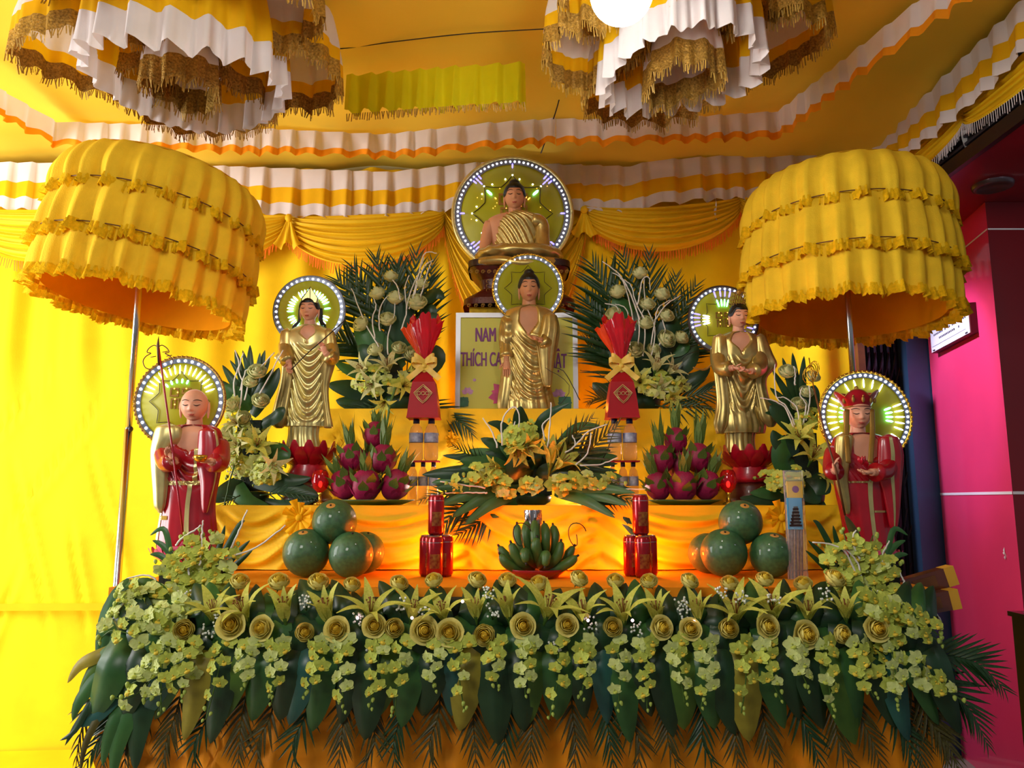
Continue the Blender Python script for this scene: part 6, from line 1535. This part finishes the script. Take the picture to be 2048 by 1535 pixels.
for px, py, r, Y, tl, lb, cr in ((687, 969, 24, 2.9, (-.5, 0), 'dragon fruit leaning left at the left end of the left pile', 1.0), (731, 971, 27, 2.87, (.05, .25), 'rounded dragon fruit at the front centre of the left pile', 1.1), (790, 969, 26, 2.9, (.45, .1), 'dragon fruit leaning right at the right end of the left pile', 1.1),
                             (704, 915, 23, 2.95, (-.15, 0), 'dragon fruit with tall leaves, upper left in the left pile', 1.4), (766, 917, 24, 2.95, (.1, .1), 'dragon fruit, upper right in the left pile beside the bottles', 1.5), (750, 868, 21, 2.99, (.05, 0), 'dragon fruit at the peak of the left pile', .9), (738, 930, 22, 3.0, (0, 0), 'dragon fruit half hidden in the middle of the left pile', 1.0)):
    dragon(px, py, r, Y, tl, lb, cr)
for px, py, r, Y, tl, lb, cr in ((1366, 972, 26, 2.87, (.05, .25), 'bright dragon fruit at the front centre of the right pile', 1.0), (1414, 970, 24, 2.9, (.35, .1), 'dragon fruit leaning right at the right end of the right pile', 1.0), (1316, 972, 23, 2.9, (-.35, .1), 'dragon fruit at the left end of the right pile by the bottles', 1.2),
                             (1323, 918, 23, 2.95, (-.1, 0), 'dragon fruit, upper left in the right pile', 1.6), (1352, 880, 21, 2.99, (0, 0), 'dragon fruit at the peak of the right pile', 1.4), (1396, 915, 24, 2.95, (.1, 0), 'dragon fruit, upper right in the right pile beside the red lamp', 1.7), (1358, 928, 22, 3.0, (0, 0), 'dragon fruit half hidden in the middle of the right pile', 1.0)):
    dragon(px, py, r, Y, tl, lb, cr)
# pomelos
g = G(); g.grid(lambda u, v: ((lambda ph, a: (cos(ph)*cos(a), cos(ph)*sin(a), 1.04*sin(ph)-.05*exp(-((ph-pi/2)/.2)**2)))((v-.5)*pi*.998, 2*pi*u)), 36, 24, True); POM = mk('pomelo_body', g, 'pomelo')
g = G(); g.grid(lambda u, v: (.26*v*cos(2*pi*u), .26*v*sin(2*pi*u)*.8, 1.02-.5*(.26*v)**2), 20, 2, True); STK = mk('sticker', g, 'sticker')
g = G(); g.lathe([(0, 1.0), (.05, .99), (.05, 1.05), (0, 1.06)], 8); STEM = mk('stem_end', g, 'banana_tip')
def pomelo(px, py, r, Y, tilt, label, zc=None, sticker=True):
    c = P(px, py, Y); k = r*K(py, Y)
    if zc is not None: c.z = zc+k*1.04
    W = T(c) @ Matrix.Rotation(tilt[0], 4, 'Y') @ Matrix.Rotation(tilt[1], 4, 'X') @ Matrix.Diagonal((k, k, k, 1))
    t = thing('green_pomelo', c-Vector((0, 0, k)), label, 'pomelo', 'green pomelos stacked on the lowest step')
    link('body', POM, t, W); link('stem_end', STEM, t, W)
    if sticker: link('sticker', STK, t, W)
pomelo(612, 1112, 46, 2.55, (-.05, .5), 'pomelo at the lower left of the left stack', 1.001); pomelo(702, 1112, 44, 2.52, (.1, .3), 'shiny pomelo at the lower right of the left stack', 1.001, False); pomelo(729, 1112, 40, 2.66, (.2, .2), 'pomelo at the back of the left stack', 1.001, False)
pomelo(669, 1043, 44, 2.58, (-.05, .75), 'pomelo on top of the left stack with a round label')
pomelo(1448, 1114, 46, 2.55, (-.05, .5), 'pomelo at the lower left of the right stack', 1.001, True); pomelo(1543, 1114, 43, 2.53, (.05, .45), 'pomelo at the lower right of the right stack beside the incense', 1.001); pomelo(1415, 1112, 38, 2.68, (0, .3), 'pomelo at the back of the right stack', 1.001, False)
pomelo(1481, 1044, 43, 2.58, (.05, .7), 'pomelo on top of the right stack with a round label')
# cans
CH, CRD = .132, .0265
g = G(); g.lathe([(0, .004), (CRD*.78, .004), (CRD*.8, 0), (CRD, .010), (CRD, CH-.012), (CRD*.84, CH-.003)], 30); CANB = mk('can_body', g, 'can_red')
g = G(); g.lathe([(CRD*.84, CH-.003), (CRD*.86, CH), (CRD*.80, CH), (CRD*.78, CH-.004), (0, CH-.004)], 30); g.box((-.004, -.014, CH-.004), (.004, .004, CH-.002)); CANT = mk('can_lid', g, 'can_silver', False)
g = G()
g.grid(lambda u, v: (CRD*1.006*cos(pi*(1.3+.4*u)), CRD*1.006*sin(pi*(1.3+.4*u)), .03+.045*v), 8, 1); CANP = mk('can_print', g, 'can_print'); g = G()
g.grid(lambda u, v: (CRD*1.004*cos(2*pi*u), CRD*1.004*sin(2*pi*u), CH-.022+.002*v), 30, 1, True); CANR = mk('can_ring', g, 'can_silver')
def can(x, Y, z, label, rz):
    t = thing('drink_can', (x, Y, z), label, 'can', 'red drink cans stacked on the lowest step'); W = T((x, Y, z)) @ Matrix.Rotation(rz, 4, 'Z')
    link('body', CANB, t, W); link('lid', CANT, t, W); link('printed_emblem', CANP, t, W); link('printed_ring', CANR, t, W)
for cxp, nm in ((870, 'left'), (1285, 'right')):
    x = P(cxp, 1100, 2.54).x
    can(x, 2.535, 1.001, 'red can at the front of the bottom row of the %s can stack' % nm, .1); can(x-.029, 2.585, 1.001, 'red can at the left of the bottom row of the %s can stack' % nm, .5); can(x+.029, 2.585, 1.001, 'red can at the right of the bottom row of the %s can stack' % nm, -.4)
    can(x, 2.562, 1.001+CH+.001, 'single red can on top of the %s can stack' % nm, .2)
# bananas
bx = P(1072, 1120, 2.54).x
px_ = plate(1072, 62, 2.54, 1.0015, 'plate_red', 'dark red plate under the green bananas', .028)
bt = thing('banana_bunch', (bx, 2.54, 1.012), 'bunch of green bananas on a red plate in front of the orange glow', 'bananas')
def banana(pts, Ys, r):
    q = PL([P(x, y, yy) for (x, y), yy in zip(pts, Ys)], 14); rr = [r*(.35+.65*min(1, sin(pi*min(1, .1+.84*i/14))*1.35)) if i < 14 else r*.25 for i in range(15)]
    g = G(); g.tube(q, rr, 9); b = obj('banana', g, 'banana', bt)
    d = (q[-1]-q[-2]).normalized(); g = G(); g.tube([q[-1]-d*.002, q[-1]+d*.008], [r*.28, r*.2], 7); obj('banana_tip', g, 'banana_tip', b)
for i, (pts, Ys) in enumerate((
    ([(1062, 1128), (1048, 1105), (1036, 1075), (1034, 1048)], (2.56, 2.53, 2.53, 2.54)), ([(1066, 1128), (1058, 1100), (1052, 1070), (1054, 1042)], (2.55, 2.51, 2.50, 2.52)), ([(1072, 1130), (1074, 1100), (1070, 1070), (1070, 1040)], (2.55, 2.49, 2.48, 2.51)),
    ([(1080, 1130), (1090, 1100), (1092, 1072), (1088, 1046)], (2.55, 2.50, 2.49, 2.52)), ([(1086, 1128), (1104, 1102), (1110, 1076), (1106, 1050)], (2.56, 2.53, 2.52, 2.54)),
    ([(1062, 1134), (1035, 1128), (1012, 1112), (998, 1092)], (2.55, 2.53, 2.52, 2.52)), ([(1066, 1136), (1044, 1126), (1030, 1108), (1022, 1085)], (2.53, 2.49, 2.48, 2.48)), ([(1060, 1138), (1036, 1136), (1014, 1126), (1000, 1108)], (2.53, 2.50, 2.48, 2.48)),
    ([(1086, 1134), (1112, 1126), (1134, 1112), (1148, 1092)], (2.55, 2.53, 2.52, 2.52)), ([(1082, 1136), (1104, 1124), (1118, 1106), (1122, 1082)], (2.53, 2.49, 2.48, 2.48)), ([(1088, 1138), (1112, 1136), (1136, 1126), (1154, 1112)], (2.53, 2.50, 2.48, 2.48)),
    ([(1068, 1130), (1058, 1115), (1050, 1105), (1052, 1125)], (2.52, 2.47, 2.45, 2.435)), ([(1078, 1132), (1084, 1118), (1092, 1110), (1090, 1132)], (2.52, 2.47, 2.45, 2.435)), ([(1074, 1128), (1076, 1110), (1072, 1092), (1074, 1075)], (2.52, 2.47, 2.455, 2.46)))):
    banana(pts, Ys, .0165)
g = G(); g.tube([P(1072, 1132, 2.56), P(1070, 1060, 2.57), P(1068, 1032, 2.57)], [.03, .022, .014], 10); obj('stalk', g, 'banana', bt)
g = G(); c = P(1066, 1038, 2.56); g.grid(lambda u, v: (c.x+(.022+.008*sin(7*2*pi*u+4*v))*cos(2*pi*u), c.y+(.02+.006*sin(9*2*pi*u))*sin(2*pi*u), c.z-.02+.05*v), 40, 6, True); obj('foil_wrap', g, 'can_silver', bt)
for sgn, cx0 in ((-1, 1030), (1, 1160)):
    g = G(); g.tube([P(cx0+sgn*(-22)+ (22-1.0*i)*cos(i*.35)*1.0+sgn*12, 1062-(20)*sin(i*.35)+i*.7, 2.47) for i in range(20)], .0016, 5); obj('tendril', g, 'vine_dark', bt)
# bottles, red pyramid boxes
def bottle(x, Y, z, r, h, label, grp):
    t = thing('water_bottle', (x, Y, z), label, 'bottle', grp)
    g = G(); g.lathe([(0, .002), (r*.8, 0), (r, .008), (r, h*.3), (r*.94, h*.36), (r, h*.42), (r, h*.66), (r*.75, h*.80), (r*.40, h*.87), (r*.40, h*.9)], 20, c=(x, Y, z)); obj('body', g, 'water', t)
    g = G(); g.lathe([(r*1.02, h*.44), (r*1.02, h*.66)], 20, c=(x, Y, z)); obj('label_band', g, 'label_blue', t)
    g = G(); g.lathe([(0, h), (r*.46, h), (r*.48, h*.89), (0, h*.89)], 16, c=(x, Y, z)); obj('cap', g, 'cap_blue', t)
def tower(cx, nm, sgn):
    Y = 3.06; x = P(cx, 900, Y).x; z1 = 1.2295; h1 = .165; z2 = z1+h1+.006
    for i, dx in enumerate((-.041, 0, .041)): bottle(x+dx, Y+.0, z1, .0195, h1, '%s bottle in the lower row under the %s red pyramid box' % (('left', 'middle', 'right')[i], nm), 'bottles stacked under the red boxes')
    g = G(); g.box((x-.064, Y-.03, z1+h1+.0005), (x+.064, Y+.03, z1+h1+.0055)); tag(obj('card_tray', g, 'box_red', smooth=False), 'thin red tray between the two rows of bottles, %s side' % nm, 'tray')
    h2 = .165
    for i, dx in enumerate((-.03, .03)): bottle(x+dx, Y, z2, .028, h2, '%s bottle in the upper row under the %s red pyramid box' % (('left', 'right')[i], nm), 'bottles stacked under the red boxes')
    z3 = z2+h2+.001
    t = thing('gift_box', (x, Y, z3), 'red pyramid gift box with gold emblem and yellow bow, %s of the sign' % nm, 'gift box')
    k = K(790, Y); H = P(cx, 738, Y).z-z3
    def sec(v): return 31*k*(1-.28*v-.0*v)*(1 if v < .7 else 1-((v-.7)/.3)*.62)
    g = G()
    prof = [(0, 1.04), (.05, 1.0), (.45, .86), (.72, .72), (1, .18)]
    pts = []
    for v, s_ in prof:
        for a in range(4): pts.append((x+31*k*s_*(1, 1, -1, -1)[a]*1.0, Y+.85*31*k*s_*(-1, 1, 1, -1)[a], z3+H*v))
    fs = [(0, 3, 2, 1)]+[(4*j+a, 4*j+(a+1) % 4, 4*j+4+(a+1) % 4, 4*j+4+a) for j in range(4) for a in range(4)]+[(16, 17, 18, 19)]
    g.add(pts, fs); bx_ = obj('body', g, 'box_red', t, smooth=False)
    g = G(); cz = z3+H*.47; yy = lambda dz: Y-.85*31*k*(.86-.5*(dz)/H) - .004
    def dm(s_, w_): 
        g.tube([(x+s_*a*k, yy(b*k*s_), cz+s_*b*k) for a, b in ((-18, 2), (-10, 10), (0, 19), (10, 10), (18, 2), (8, -12), (0, -19), (-8, -12), (-18, 2))], w_, 5)
    dm(1, .0016); dm(.82, .0012)
    for i in range(3): g.tube([(x+(-8+8*i+3.5*cos(q*.8))*k, yy(0)-.001, cz+(3.5*sin(q*.8)+1)*k) for q in range(9)], .0011, 5)
    obj('emblem', g, 'gold_pale', bx_)
    # bow
    bc_ = Vector((x, Y-.02, z3+H+.01))
    g = G()
    for s_ in (-1, 1):
        for up in (.9, .35):
            d = Vector((s_, -.15, up)).normalized(); 
            g.grid(lambda u, v: tuple(bc_+d*(.055*sin(pi*v)*1.0)+Vector((0, -.02*sin(2*pi*v)*.5, .022*(u-.5)+.016*cos(pi*v)))), 3, 12)
        d2 = Vector((s_*.75, -.2, -.65))
        g.grid(lambda u, v: tuple(bc_+d2*(.085*v)+Vector((.016*(u-.5), -.004*sin(6*v), .016*(u-.5)*s_))), 2, 8)
    g.ell(bc_, (.012, .012, .012), 10, 6); obj('bow', g, 'bow_yellow', t)
    # cellophane flare above the bow
    top = 640; 
    for j, (wd, mt, lean, hh) in enumerate(((26, 'cello_red', 2 if sgn < 0 else -4, 1.0), (22, 'cello_orange', -18, .86))):
        g = G()
        def fl(u, v):
            a = 2*pi*u; r_ = (5+wd*v**1.1)*k*(1+.16*sin(5*a+3*v+j)+.12*sin(11*a+5*v)); return (x+lean*k*v+r_*cos(a), Y-.01+.02*j+.5*r_*sin(a), bc_.z+.004+(P(cx, top, Y).z-bc_.z)*hh*v*(1+.10*sin(3*a+j)*v+.05*sin(13*a)*v))
        g.grid(fl, 40, 12, True); obj('cellophane_flare', g, mt, t)
tower(847, 'left', -1); tower(1245, 'right', 1)
# red glass lamps
def oil_lamp(px, Y, label):
    x = P(px, 960, Y).x; z = 1.2295; t = thing('glass_lamp', (x, Y, z), label, 'lamp')
    g = G(); g.lathe([(0, 0), (.022, 0), (.023, .005), (.006, .012), (.005, .035), (.012, .045), (0, .045)], 20, c=(x, Y, z)); obj('stem', g, 'gold_bead', t)
    g = G(); g.lathe([(.010, .045), (.026, .06), (.033, .085), (.028, .115), (.02, .128), (.018, .128), (.026, .113), (.031, .085), (.024, .062), (.010, .048)], 24, c=(x, Y, z)); obj('globe', g, 'glass_red', t)
    g = G(); g.ell((x, Y, z+.075), (.007, .007, .012), 10, 8); obj('flame', g, 'lamp_warm', t)
oil_lamp(641, 2.87, 'small red glass lamp beside the left dragon fruit plate'); oil_lamp(1456, 2.87, 'small red glass lamp beside the right dragon fruit plate')
# incense packet
Yi = 2.47; t = thing('incense_packet', (P(1590, 1100, Yi).x, Yi, 1.001), 'tall cellophane incense packet with pagoda picture beside the right pomelos', 'incense')
k = K(1050, Yi)
def ibox(x0, x1, y0, y1, mt, nm, d0, d1, smooth=False):
    a, b = P(x0, y0, Yi), P(x1, y1, Yi); g = G(); g.box((a.x, Yi+d0, b.z), (b.x, Yi+d1, a.z)); return obj(nm, g, mt, t, smooth=smooth)
ibox(1573, 1605, 962, 995, 'incense_head', 'header_card', -.004, .004); ibox(1573, 1606, 995, 1058, 'incense_blue', 'picture_card', -.004, .004)
g = G()
for i in range(6):
    a = P(1590, 1050-6.5*i, Yi); w_ = (12-1.3*i)*k; g.box((a.x-w_, Yi-.008, a.z-.003), (a.x+w_, Yi-.004, a.z+.003)); g.box((a.x-w_*.75, Yi-.007, a.z+.003), (a.x+w_*.75, Yi-.004, a.z+.0085))
obj('pagoda_print', g, 'line_dark', t, smooth=False)
g = G(); a = P(1590, 978, Yi); g.lathe([(0, 0), (.011, 0)], 20); g.v = [(a.x+x, Yi-.0045, a.z+y) for x, y, z in g.v]; obj('round_seal', g, 'sign_text', t, smooth=False)
for i in range(14):
    x = 1576+2.1*i; g = G(); g.tube([P(x, 1000, Yi+.006+.004*(i % 2)), (P(x+1, 1100, Yi).x+jit(.001), Yi+.006+.005*(i % 3), 1.003)], .0022, 5); obj('incense_stick', g, 'incense_stick', t)
g = G(); c = P(1590, 1000, Yi); g.grid(lambda u, v: (c.x+(.030+.003*sin(9*2*pi*u+5*v))*cos(2*pi*u), Yi+.006+.014*sin(2*pi*u), 1.002+(P(1590, 940, Yi).z-1.002)*v), 36, 14, True); obj('cellophane', g, 'cello_clear', t)
# incense boxes lying at the right edge
for i, (x0, y0, x1, y1, zz, lb) in enumerate(((1775, 1185, 1905, 1148, 0, 'long brown incense box with yellow end, upper of the two at the right'), (1790, 1218, 1912, 1195, 0, 'long brown incense box with yellow end, lower of the two at the right'))):
    Yb_ = 2.42-.05*i; a, b = P(x0, y0, Yb_), P(x1, y1, Yb_); t = thing('incense_box', a, lb, 'incense box', 'brown incense boxes at the right end')
    d = (b-a); L_ = d.length; W = T(a) @ orient(d, (0, 0, 1)); h = .028
    g = G(); g.box((0, -.02, -h), (L_*.85, .02, h)); obj('body', g, 'brown_box', t, W, smooth=False)
    g = G(); g.box((L_*.85, -.021, -h*1.02), (L_, .021, h*1.02)); obj('yellow_end', g, 'box_end', t, W, smooth=False)
    g = G(); g.box((L_*.35, -.0215, -h*.6), (L_*.7, -.0205, h*.6)); obj('window', g, 'wood_brown', t, W, smooth=False)
